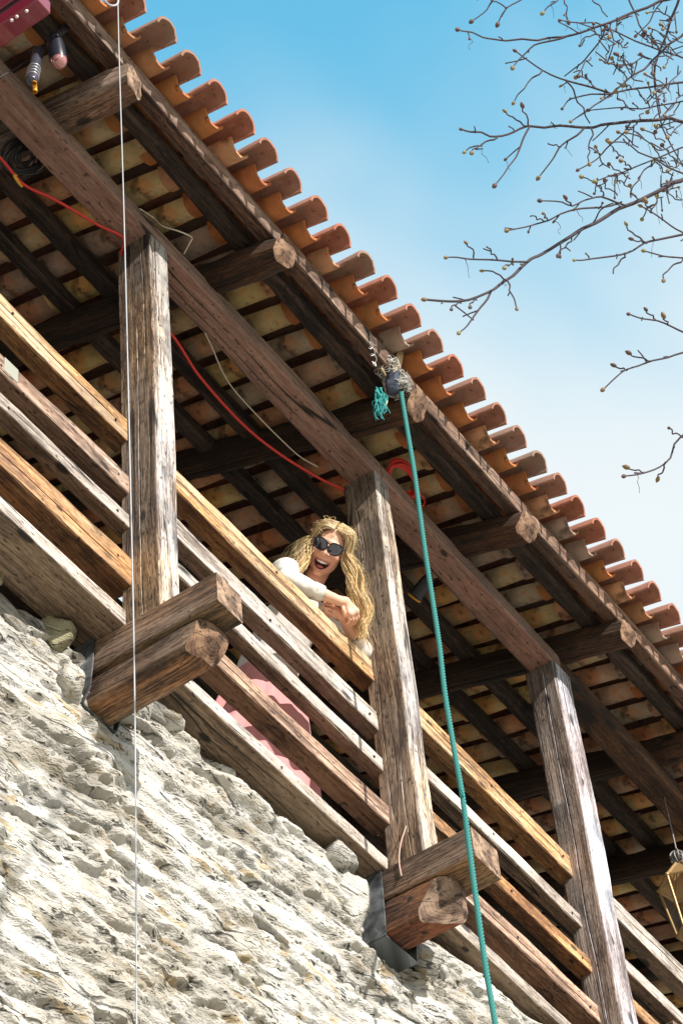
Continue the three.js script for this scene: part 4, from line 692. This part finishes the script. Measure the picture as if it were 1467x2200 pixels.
  single('wire_scrap', mergeGeometries([tube(wp, 0.0025, 0.0025, 80, 5), tube([hook, hook.clone().add(V3(0.008, -0.02, 0)), hook.clone().add(V3(-0.012, -0.03, 0)), hook.clone().add(V3(-0.022, -0.015, 0))], 0.0025), tube([V3(w.x - 0.035, w.y + 0.05, w.z), V3(w.x, w.y + 0.045, w.z + 0.004), V3(w.x + 0.05, w.y + 0.085, w.z + 0.006)], 0.0018), tube([V3(w.x, w.y + 0.045, w.z), V3(w.x - 0.005, w.y + 0.14, w.z + 0.004)], 0.0012)]), std([0.6, 0.6, 0.58], 0.35, { metalness: 0.7 }), 'twisted silver wire scrap hanging from the front batten left of the pulley', 'wire');

  // thin white cable, the whole height of the picture
  const cab = [[253, -40], [255, 60], [258, 170], [268, 500], [280, 1000], [290, 1500], [294, 2200], [295, 2600]].map(([x, y]) => onZ(x, y, 0.70)), loop = [[252, -25], [254, 6], [240, 12], [226, 2], [218, -16], [225, -34]].map(([x, y]) => onZ(x, y, 0.70));
  single('white_cable', mergeGeometries([tube(cab, 0.0025, 0.0025, 120, 7), tube(loop, 0.0045, 0.0045, 40, 7)]), std([0.40, 0.41, 0.43], 0.5), 'thin white cable hanging straight down in front of the first post', 'cable');

  // red cable behind the plate beam, its coil on the far side
  const rc = [[-60, 285], [0, 338], [50, 395], [110, 425], [150, 447], [210, 483], [262, 508], [274, 525], [262, 545], [285, 610], [370, 720], [430, 810], [520, 910], [600, 975], [690, 1030], [738, 1052]].map(([x, y], i) => onY(x, y, 2.470 - (i > 6 ? 0.01 : 0)));
  rc[7].z -= 0.02; rc[9].z -= 0.03;
  single('red_cable', tube(rc, 0.0072, 0.0072, 160, 7), redPlastic, 'red cable slung along under the roof behind the first post', 'cable');
  { const parts = [], o = onZ(872, 1040, 0.02); for (let k = 0; k < 9; k++) { const q = []; for (let i = 0; i < 14; i++) { const a = (i / 14) * 6.283, r = 0.085 + 0.012 * n3(k * 3, i * 0.4); q.push(V3(o.x + Math.cos(a) * r * 1.35, o.y + Math.sin(a) * r * 0.55 + 0.05 + (k - 4) * 0.006, o.z - 0.03 + Math.sin(a) * 0.05 + (k % 3) * 0.010)); } parts.push(tube(q, 0.0062, 0.0062, 60, 6, true)); }
    const tail = [[895, 1050], [905, 1065], [912, 1078], [905, 1090]].map(([x, y]) => onZ(x, y, 0.03)); parts.push(tube(tail, 0.0062)); for (const g of parts) { if (!g.index) continue; } single('cable_coil', mergeGeometries(parts.map((g) => { const h = new THREE.BufferGeometry(); for (const k of ['position', 'normal', 'uv']) h.setAttribute(k, g.attributes[k]); h.setIndex(g.index); return h; })), redPlastic, 'coil of red cable lying on the plate beam right of the second post', 'cable coil'); }
  const beige = std([0.50, 0.44, 0.34], 0.7);
  single('beige_wire', tube([[440, 715], [455, 745], [490, 820], [550, 890], [620, 960], [650, 985], [682, 1003]].map(([x, y]) => onY(x, y, 2.475)), 0.0034, 0.0034, 60, 6), beige, 'thin beige wire looping beside the red cable behind the beam', 'wire');
  single('beige_wire', tube([onZ(300, 448, 0.008), onZ(330, 468, 0.012), onZ(350, 486, 0.05), onZ(385, 497, 0.11), onZ(412, 510, 0.13), onZ(408, 522, 0.12), onZ(396, 545, 0.06)], 0.0036, 0.0036, 50, 6), beige, 'short pale wire curling off the beam beside the top of the first post', 'wire');
  single('string', tube([onX(872, 1775, 1.85), onX(860, 1815, 1.833), onX(857, 1850, 1.829), onX(862, 1882, 1.828)], 0.0034, 0.0034, 30, 6), std([0.55, 0.38, 0.32], 0.9), 'pinkish string hanging down the side of the second bracket', 'string');

  // lamps in the upper left corner
  const Z0 = 0.26, spot = thing('spotlight', 'black capsule lamp with a shiny pink dome lens hanging in the upper left corner', 'lamp');
  const a = onZ(117, 78, Z0), b = onZ(129, 142, Z0), ax = b.clone().sub(a), L = ax.length(); ax.normalize();
  const turned = (g, from, dir) => g.applyQuaternion(new THREE.Quaternion().setFromUnitVectors(V3(0, -1, 0), dir)).translate(from.x, from.y, from.z);
  const lathe = (prof, n = 32) => new THREE.LatheGeometry(prof.map(([r, y]) => new THREE.Vector2(r, -y)), n);
  mesh('housing', turned(lathe([[0.001, -0.012], [0.018, -0.010], [0.028, 0.0], [0.034, 0.03], [0.0385, 0.07], [0.0395, L * 0.62], [0.0395, L * 0.80], [0.036, L * 0.83]]), a, ax), std([0.02, 0.022, 0.035], 0.3), spot);
  mesh('lens', turned(lathe([...Array(12).keys()].map((i) => { const t = (i / 11) * Math.PI * 0.5; return [Math.max(0.0005, 0.0375 * Math.cos(t)), L * 0.82 + 0.044 * Math.sin(t)]; })), a, ax), new THREE.MeshPhysicalMaterial({ color: new THREE.Color().setRGB(0.50, 0.22, 0.21), roughness: 0.12, metalness: 0.35, clearcoat: 1 }), spot);
  { const q = [[168, -10], [163, 22], [150, 48], [136, 66], [120, 80]].map(([x, y]) => onZ(x, y, Z0 + 0.02)), c2 = new THREE.CatmullRomCurve3(q), parts = []; for (let i = 0; i <= 26; i++) { const p = c2.getPointAt(i / 26), t = c2.getTangentAt(i / 26), r = mix(0.024, 0.014, i / 26) * (0.85 + 0.3 * hash(i, 4)), g = new THREE.TorusGeometry(r * 0.75, r * 0.4, 8, 16); g.applyQuaternion(new THREE.Quaternion().setFromUnitVectors(V3(0, 0, 1), t.add(V3((hash(i, 1) - 0.5) * 0.5, (hash(i, 2) - 0.5) * 0.5, 0)).normalize())).translate(p.x, p.y, p.z); parts.push(g); } parts.push(tube(q, 0.016, 0.010)); mesh('flexible_arm', mergeGeometries(parts.map((g) => g.toNonIndexed())), std([0.02, 0.02, 0.024], 0.22), spot);
    const cap = new THREE.SphereGeometry(0.055, 20, 14); cap.scale(1.25, 0.7, 1); const cp = onZ(136, -2, Z0 + 0.02); cap.translate(cp.x, cp.y, cp.z); mesh('base', cap, black, spot); }
  const Zs = 0.17, s2 = thing('floodlight', 'slim silver and black lamp with a yellow clip next to the capsule lamp', 'lamp');
  const c1 = onZ(84, 108, Zs), d1 = onZ(68, 176, Zs), dx = d1.clone().sub(c1), L2 = dx.length(); dx.normalize();
  mesh('tube', turned(lathe([[0.001, 0], [0.022, 0.002], [0.0255, 0.012], [0.0255, L2 * 0.6], [0.027, L2 * 0.62], [0.027, L2 * 0.98], [0.020, L2], [0.001, L2 + 0.004]]), c1, dx), std([0.10, 0.10, 0.135], 0.28, { metalness: 0.5 }), s2);
  { const parts = []; for (let k = 0; k < 4; k++) { const g = new THREE.TorusGeometry(0.0265, 0.0028, 6, 28); g.rotateX(Math.PI / 2); g.translate(0, -(L2 * (0.60 + 0.085 * k)), 0); parts.push(g); } mesh('cooling_rib', turned(mergeGeometries(parts), c1, dx), std([0.55, 0.55, 0.55], 0.4, { metalness: 0.6 }), s2);
    const clip = new THREE.TorusGeometry(0.020, 0.010, 10, 20, 3.6); clip.translate(0.008, 0, 0); const cp = onZ(75, 184, Zs + 0.02); clip.rotateZ(-0.6).rotateY(0.6).translate(cp.x, cp.y, cp.z); mesh('clip', clip, yellow, s2);
    mesh('cord', tube([c1, onZ(96, 100, Zs), onZ(112, 84, Zs + 0.04)], 0.006), black, s2); }
  single('dark_wire', tube([onZ(62, 128, 0.12), onZ(30, 150, 0.07), onZ(-20, 176, 0.01), onZ(-60, 190, -0.05)], 0.003), black, 'thin black wire running from the slim lamp across the beam', 'wire');
  // red metal case in the corner
  const rcase = thing('red_case', 'glossy red metal case under the roof in the upper left corner', 'case');
  { const m = new THREE.MeshPhysicalMaterial({ color: new THREE.Color().setRGB(0.18, 0.014, 0.034), roughness: 0.35, clearcoat: 0.6 }), p = onZ(18, 66, 0.28);
    const body = new RoundedBoxGeometry(0.09, 0.095, 0.42, 3, 0.008), o = mesh('body', body, m, rcase); o.position.set(p.x - 0.005, p.y + 0.03, p.z - 0.01);
    const o2 = mesh('lid', new RoundedBoxGeometry(0.09, 0.08, 0.42, 3, 0.008), m, rcase); o2.position.set(p.x - 0.005, p.y + 0.165, p.z - 0.01);
    const o3 = mesh('seam', new THREE.BoxGeometry(0.08, 0.06, 0.40), black, rcase); o3.position.set(p.x, p.y + 0.10, p.z - 0.01);
    const rv = new THREE.SphereGeometry(0.008, 10, 8); for (const [x, y] of [[26, 44], [37, 36], [58, 24]]) { const r = mesh('rivet', rv, std([0.7, 0.62, 0.6], 0.4), rcase); r.position.copy(onX(x, y, p.x - 0.052)); } }
  // black cable bundle with a yellow clip behind the beam
  { const o = onY(52, 338, 2.60), R = rng(31), parts = []; for (let k = 0; k < 14; k++) { const q = [], r = 0.03 + 0.05 * R(), tx = R() * 1.8 - 0.9, tz = R() * 1.8 - 0.9; for (let i = 0; i < 12; i++) { const t = (i / 12) * 6.283; q.push(V3(o.x + Math.cos(t) * r * 1.2, o.y + Math.sin(t) * r * 0.8 + Math.cos(t) * r * tx, o.z + 0.01 + Math.sin(t) * r + Math.cos(t) * r * tz)); } const g = tube(q, 0.006, 0.006, 44, 6, true); parts.push(g); }
    single('cable_bundle', mergeGeometries(parts), black, 'tangle of black cable behind the beam above the red cable', 'cable bundle');
    const hookG = (p, s) => mergeGeometries([tube([p.clone().add(V3(-0.03 * s, 0.015, 0)), p.clone().add(V3(-0.028 * s, -0.006, 0.004)), p.clone().add(V3(0, -0.012, 0)), p.clone().add(V3(0.03 * s, -0.004, -0.006)), p.clone().add(V3(0.035 * s, 0.008, -0.004))], 0.0085, 0.006), tube([p.clone().add(V3(-0.03 * s, 0.015, 0)), p.clone().add(V3(-0.015 * s, 0.016, 0.006))], 0.006, 0.004)]);
    single('plug', hookG(onY(40, 388, 2.465), 1), yellow, 'small yellow plug beside the red cable at the left edge', 'plug');
    const fl = thing('work_lamp', 'small black lamp with an orange front behind the rope right of the second post', 'lamp'), e1 = onY(925, 1238, 2.50), e2 = onY(888, 1286, 2.44), ed = e2.clone().sub(e1), eL = ed.length(); ed.normalize();
    mesh('housing', turned(lathe([[0.001, 0], [0.028, 0.004], [0.036, 0.03], [0.038, eL * 0.8], [0.042, eL * 0.84], [0.042, eL * 0.92], [0.03, eL * 0.93]]), e1, ed), black, fl);
    mesh('front', turned(lathe([[0.041, eL * 0.925], [0.043, eL * 0.95], [0.036, eL], [0.001, eL * 0.99]]), e1, ed), yellow, fl);
    mesh('bracket', tube([e1, e1.clone().add(V3(-0.01, 0.08, -0.01)), e1.clone().add(V3(0, 0.18, -0.03))], 0.008), black, fl); }
  // brass lantern at the right edge
  const lan = thing('lantern', 'brass lantern with clear panes hanging under the beam at the right edge', 'lantern');
  { const brass = std([0.42, 0.27, 0.12], 0.42, { metalness: 0.45 }), iron = std([0.20, 0.19, 0.18], 0.5, { metalness: 0.4 }), o = onZ(1480, 1952, -0.08); lan.position.copy(o);
    const hgt = 0.17, top = 0.145, bot = 0.098, P = (k, r, y) => { const t = (k / 6) * 6.283 + 0.2; return V3(Math.cos(t) * r, y, Math.sin(t) * r); }, bar = (p, q, r, name = 'frame_bar') => mesh(name, tube([p, p.clone().lerp(q, 0.5), q], r, r, 4, 6), brass, lan);
    for (let k = 0; k < 6; k++) {
      bar(P(k, top, hgt), P(k, bot, -hgt), 0.0085); bar(P(k, top, hgt), P(k + 1, top, hgt), 0.010); bar(P(k, bot, -hgt), P(k + 1, bot, -hgt), 0.010); bar(P(k, top, hgt), P(k, 0.035, hgt + 0.14), 0.010);
      const quad = (q, name, m) => { const g = new THREE.BufferGeometry(); g.setAttribute('position', new THREE.Float32BufferAttribute(q.flatMap((v) => v.toArray()), 3)); g.setAttribute('uv', new THREE.Float32BufferAttribute([0, 0, 1, 0, 1, 1, 0, 1], 2)); g.setIndex([0, 1, 2, 0, 2, 3]); g.computeVertexNormals(); mesh(name, g, m, lan); };
      quad([P(k, bot, -hgt), P(k + 1, bot, -hgt), P(k + 1, top, hgt), P(k, top, hgt)].map((v) => v.multiplyScalar(0.985)), 'pane', new THREE.MeshPhysicalMaterial({ color: 0xffffff, transmission: 1, thickness: 0, roughness: 0.08 }));
      quad([P(k, top, hgt), P(k + 1, top, hgt), P(k + 1, 0.035, hgt + 0.14), P(k, 0.035, hgt + 0.14)], 'roof_plate', brass);
      const kn = new THREE.SphereGeometry(0.014, 12, 10), pk = P(k, top, hgt); kn.translate(pk.x, pk.y, pk.z); mesh('knob', kn, brass, lan);
    }
    const fl = new THREE.CylinderGeometry(bot + 0.012, bot * 0.7, 0.018, 6); fl.rotateY(-0.2 + Math.PI / 6); fl.translate(0, -hgt - 0.012, 0); mesh('base', fl, brass, lan);
    const cand = new THREE.CylinderGeometry(0.022, 0.024, 0.12, 20); cand.translate(0, -hgt + 0.065, 0); mesh('candle', cand, std([0.75, 0.72, 0.62], 0.5), lan);
    const parts = []; for (let k = 0; k < 6; k++) { const g = new THREE.TorusGeometry(0.042, 0.006, 8, 28); g.rotateY((k / 6) * Math.PI); g.translate(0, hgt + 0.20 + 0.012 * Math.sin(k * 2), 0); parts.push(g); } mesh('hanging_ring', mergeGeometries(parts), iron, lan);
    mesh('hook', tube([V3(0, hgt + 0.12, 0), V3(0, hgt + 0.17, 0)], 0.006), iron, lan); mesh('chain', tube([V3(0, hgt + 0.23, 0), V3(0.004, hgt + 0.30, 0), V3(0, 2.50 - o.y, 0)], 0.005), iron, lan); }
}

// ------------------------------------------------------------------ the budding tree in front of the sky
{
  const tree = thing('budding_tree', 'bare tree with thin dark twigs and yellowish buds against the sky on the right', 'tree');
  const bark = std([0.055, 0.04, 0.047], 0.85), trunkM = std([0.12, 0.10, 0.09], 0.95), R = rng(2024);
  const budG = new THREE.LatheGeometry([[0.0005, -0.5], [0.16, -0.46], [0.27, -0.3], [0.33, -0.05], [0.29, 0.18], [0.16, 0.4], [0.0005, 0.56]].map(([r, y]) => new THREE.Vector2(r, y)), 9), budM = [std([0.19, 0.13, 0.055], 0.7), std([0.11, 0.055, 0.05], 0.7), std([0.22, 0.18, 0.065], 0.7), std([0.08, 0.05, 0.05], 0.7)];
  const buds = (p, dir, s, pale) => { const b = mesh('bud', budG, budM[pale ? (R() < 0.7 ? 0 : 2) : R() < 0.75 ? 1 : 3], tree); b.position.copy(p).addScaledVector(dir, s * 0.35); b.quaternion.setFromUnitVectors(V3(0, 1, 0), dir); b.scale.setScalar(s); };
  const limb = (pts, r0, r1, bud = 1, spurs = 1, name = 'branch') => {
    const c = new THREE.CatmullRomCurve3(pts, false, 'catmullrom', 0.5), len = c.getLength(), q = [];
    const n = Math.max(6, Math.round(len / 0.05)); for (let i = 0; i <= n; i++) { const p = c.getPointAt(i / n); if (i && i < n) p.add(V3(n3(i * 0.9, len * 9), n3(i * 0.9, len * 9, 5), n3(i * 0.9, len * 9, 11)).multiplyScalar(0.010)); q.push(p); }
    const parts = [tube(q, r0, r1, n * 2, 6)];
    if (spurs) for (let d = 0.06 + R() * 0.08; d < len - 0.03; d += 0.07 + R() * 0.13) {
      const t = d / len, p = c.getPointAt(t), tg = c.getTangentAt(t), side = V3(R() - 0.5, R() - 0.5, R() - 0.5).cross(tg).normalize(), dir = tg.clone().multiplyScalar(0.9).addScaledVector(side, 0.8 + R() * 0.6).normalize(), L = 0.012 + R() * R() * 0.06, e = p.clone().addScaledVector(dir, L);
      parts.push(tube([p, p.clone().lerp(e, 0.5).addScaledVector(tg, -0.002), e], 0.0021, 0.0017, 4, 5)); if (R() < 0.42) buds(e, dir, 0.006 + R() * 0.007, R() < 0.3);
      if (R() < 0.3) { let h = e.clone(); const w = [h]; for (let k = 0; k < 4; k++) { h = h.clone().add(V3((R() - 0.5) * 0.018, -0.012 + (R() - 0.6) * 0.014, (R() - 0.5) * 0.018)); w.push(h); } parts.push(tube(w, 0.0009, 0.0006, 6, 4)); }
    }
    for (const g of parts) g.deleteAttribute('uv');
    mesh(name, mergeGeometries(parts), bark, tree);
    if (bud) buds(q[n], c.getTangentAt(1), 0.013 + R() * 0.008, R() < 0.6);
  };
  // b(depth at its start, depth at its tip, start radius in mm, ...points as twice their place right of column 734)
  const b = (d0, d1, r, pts, bud = 1) => { const n = pts.length / 2, w = []; for (let i = 0; i < n; i++) w.push(at(734 + pts[2 * i] / 2, pts[2 * i + 1] / 2, mix(d0, d1, i / (n - 1)))); limb(w, r / 1030, Math.max(0.0018, r / 2500), bud); };
  b(7.2, 6.3, 7.5, [1700, 640, 1467, 765, 1380, 803, 1220, 885, 1090, 950, 980, 1020, 870, 1085, 800, 1125, 710, 1205, 640, 1250, 510, 1292, 360, 1287]);
  b(6.6, 6.4, 3, [800, 1125, 735, 1131, 665, 1115, 570, 1115, 485, 1102, 450, 1106]);
  b(6.5, 6.5, 2.2, [570, 1115, 556, 1065, 538, 1048]); b(6.5, 6.4, 2.2, [665, 1115, 622, 1060], 0); b(6.5, 6.4, 2, [735, 1131, 700, 1150]);
  b(6.4, 6.2, 3.2, [640, 1250, 600, 1310, 545, 1385, 505, 1428]); b(6.4, 6.3, 2.2, [575, 1278, 552, 1318]); b(6.4, 6.3, 2.2, [510, 1292, 472, 1328]);
  b(6.5, 6.3, 2.6, [710, 1205, 725, 1260, 750, 1325]); b(6.5, 6.5, 2.4, [710, 1205, 640, 1166, 608, 1164]);
  b(6.9, 6.6, 3, [1225, 885, 1120, 840, 1050, 858, 1000, 880, 925, 875, 855, 863]); b(6.8, 6.7, 2.2, [1120, 840, 1108, 795], 0); b(6.7, 6.7, 2.2, [985, 880, 965, 855]);
  b(6.9, 6.5, 3, [1200, 868, 1120, 895, 1000, 903, 870, 950, 780, 978, 712, 990]); b(6.7, 6.6, 2.2, [880, 948, 865, 918]); b(6.7, 6.6, 2.2, [870, 950, 810, 930], 0);
  b(6.8, 6.7, 2.4, [985, 1020, 960, 1060, 932, 1095]); b(6.8, 6.8, 2.4, [1080, 955, 1110, 905, 1165, 872], 0);
  b(7.4, 6.8, 6, [1750, 560, 1467, 518, 1300, 518, 1140, 535, 1050, 546, 800, 545, 670, 585, 590, 575, 515, 556]); b(6.9, 6.8, 3, [670, 585, 590, 625, 530, 652]); b(6.9, 6.8, 2, [600, 618, 560, 655]);
  b(6.9, 6.7, 3.2, [805, 545, 760, 640, 720, 710, 660, 792]); b(7, 6.9, 3.4, [1040, 550, 940, 630, 848, 758]); b(6.9, 6.9, 2, [940, 630, 885, 614], 0);
  b(6.9, 6.9, 2.4, [795, 545, 745, 515, 705, 482]); b(6.9, 6.9, 2.4, [805, 545, 790, 495, 778, 462]); b(7, 6.9, 2.6, [1070, 550, 1060, 640, 1062, 700]); b(7.1, 7, 2.6, [1240, 525, 1110, 665, 1018, 727]);
  b(7.6, 7, 5, [1700, -130, 1400, 0, 1250, 50, 1150, 95, 980, 150, 850, 170, 700, 168, 610, 160, 540, 140, 500, 128]); b(7.2, 7.1, 3, [980, 150, 835, 190, 750, 262, 735, 288]);
  b(7.5, 7.1, 4, [1720, 300, 1467, 352, 1300, 377, 1150, 400, 1000, 415, 948, 465]); b(7.3, 7.2, 3.4, [1150, 400, 960, 345, 880, 315, 795, 250, 748, 221]); b(7.2, 7.1, 2.6, [860, 300, 800, 355, 740, 438]); b(7.2, 7.2, 2.6, [960, 345, 1010, 430, 1065, 530], 0);
  b(7.9, 7.3, 5, [1700, -60, 1467, 140, 1380, 210, 1300, 290, 1170, 390, 1060, 470, 985, 520]); b(7.8, 7.6, 4.4, [1460, -50, 1400, 130, 1345, 260, 1350, 400, 1362, 480, 1410, 610, 1480, 730], 0);
  b(7.6, 7.3, 3.2, [1700, 330, 1467, 250, 1350, 210, 1250, 170, 1130, 108, 1060, 92, 1000, 95, 940, 87]); b(7.4, 7.4, 2.6, [1130, 108, 1080, 215, 955, 328], 0); b(7.4, 7.3, 2.4, [1130, 150, 1060, 155, 1025, 192]);
  b(7.3, 7.2, 3, [1650, 360, 1467, 430, 1320, 462, 1180, 470, 1065, 473]); b(7.2, 7, 3, [1650, 560, 1467, 632, 1330, 690, 1200, 745, 1092, 778]); b(7.1, 7, 2.4, [1330, 690, 1285, 750, 1240, 832], 0);
  b(7.1, 6.9, 3, [1600, 800, 1467, 742, 1380, 710, 1300, 660, 1240, 625, 1155, 611]); b(7.1, 7, 2.4, [1240, 720, 1200, 692]); b(7, 6.8, 2.4, [1420, 620, 1360, 640, 1300, 600, 1225, 570]);
  b(6.8, 6.4, 4, [1700, 960, 1467, 1005, 1320, 1040, 1200, 1087, 1060, 1108, 1000, 1117]); b(6.6, 6.5, 2.6, [1213, 1087, 1190, 1130, 1165, 1175], 0); b(6.6, 6.6, 2.6, [1310, 1045, 1245, 1002, 1224, 968]); b(6.5, 6.5, 2, [1300, 1040, 1250, 1028]);
  b(6.7, 6.5, 2.8, [1600, 1100, 1467, 1105, 1380, 1100, 1300, 1078]); b(6.6, 6.5, 2.6, [1467, 1105, 1395, 1165, 1382, 1202]); b(6.6, 6.6, 2.6, [1600, 1020, 1455, 995, 1380, 950, 1312, 897, 1288, 887]); b(6.6, 6.6, 2, [1330, 915, 1308, 872]);
  b(6.5, 6.3, 3, [1640, 1480, 1467, 1430, 1380, 1385, 1300, 1365, 1235, 1350]); b(6.4, 6.4, 2.2, [1345, 1372, 1310, 1335]); b(6.4, 6.4, 2, [1400, 1395, 1385, 1365]);
  b(6.5, 6.2, 3.2, [1700, 1500, 1467, 1520, 1330, 1552, 1220, 1590, 1125, 1670]); b(6.3, 6.3, 2.2, [1225, 1590, 1175, 1572]); b(6.3, 6.3, 2.2, [1330, 1552, 1270, 1535, 1240, 1520]);
  b(6.4, 6.1, 3.4, [1760, 1650, 1467, 1870, 1390, 1985, 1300, 2030, 1215, 2045]); b(6.3, 6.2, 2.2, [1467, 1880, 1420, 1858, 1405, 1840]); b(6.2, 6.2, 2.4, [1390, 1985, 1360, 2050], 1); b(6.2, 6.2, 2, [1300, 2030, 1232, 2010]);
  b(7.5, 7.4, 2.8, [720, -80, 655, -5, 605, 55, 562, 88]); b(7.5, 7.4, 2.8, [830, -70, 765, 5, 702, 35, 672, 98]); b(7.5, 7.4, 2.2, [702, 35, 645, 0, 590, -50], 0); b(7.5, 7.4, 2.6, [990, -60, 925, 2, 866, 53]); b(7.5, 7.4, 2.6, [940, -60, 957, 10, 972, 90]);
  b(7.5, 7.4, 2.6, [1040, -60, 1080, 5, 1140, 72], 0); b(7.6, 7.4, 3, [1220, -40, 1258, 55, 1275, 115, 1340, 180, 1372, 218], 0); b(7.6, 7.5, 2.6, [1400, -40, 1355, 30, 1310, 100, 1265, 150]);
  for (let i = 0; i < 58; i++) { const x = 1040 + Math.sqrt(R()) * 440, y = 20 + R() * 860, s = R() < 0.5 ? -1 : 1; b(7.2 + R() * 0.5, 7.1, 2.1, [x, y, x - 25 - R() * 30, y + s * (14 + R() * 26), x - 50 - R() * 50, y + s * (40 + R() * 50)]); }
  // limbs outside the frame, which carry those branches, and the trunk
  const P = (x, y, d) => at(x, y, d), fork = P(1900, 1300, 7.6), base = V3(fork.x + 0.35, -8.9, fork.z + 0.5);
  limb([base, V3(base.x - 0.05, -7, base.z - 0.05), V3(base.x - 0.2, -5, base.z - 0.3), fork], 0.17, 0.085, 0, 0, 'trunk');
  limb([fork, P(1800, 900, 7.5), P(1680, 420, 7.5), P(1560, -80, 7.7), P(1350, -500, 8.0)], 0.07, 0.016, 0, 0); limb([fork, P(1760, 1000, 7.1), P(1640, 600, 7.1), P(1584, 318, 7.2)], 0.05, 0.012, 0, 0);
  limb([fork, P(1780, 1150, 6.9), P(1660, 900, 6.7), P(1560, 720, 6.5)], 0.045, 0.010, 0, 0); limb([P(1800, 900, 7.5), P(1680, 330, 7.4), P(1600, 150, 7.5)], 0.03, 0.01, 0, 0);
  // upper branches, whose shadows fall on the wall
  for (const w of [[P(1560, -80, 7.7), V3(-1.6, 0.2, 3.5), V3(-2.3, 0.9, 2.7), V3(-2.9, 1.3, 1.9)], [P(1450, -300, 7.9), V3(-1.5, 0.9, 3.3), V3(-1.9, 1.4, 2.6)], [P(1350, -500, 8.0), V3(-1.9, 1.5, 3.2), V3(-2.6, 1.8, 2.5)], [P(1500, -200, 7.8), V3(-1.35, 0.3, 3.0), V3(-1.2, 0.9, 2.2)], [P(1400, -400, 8), V3(-1.1, 1.0, 3.1), V3(-0.7, 1.6, 2.4)]]) limb(w, 0.014, 0.004, 0, 0);
}
renderer.render(scene, camera);
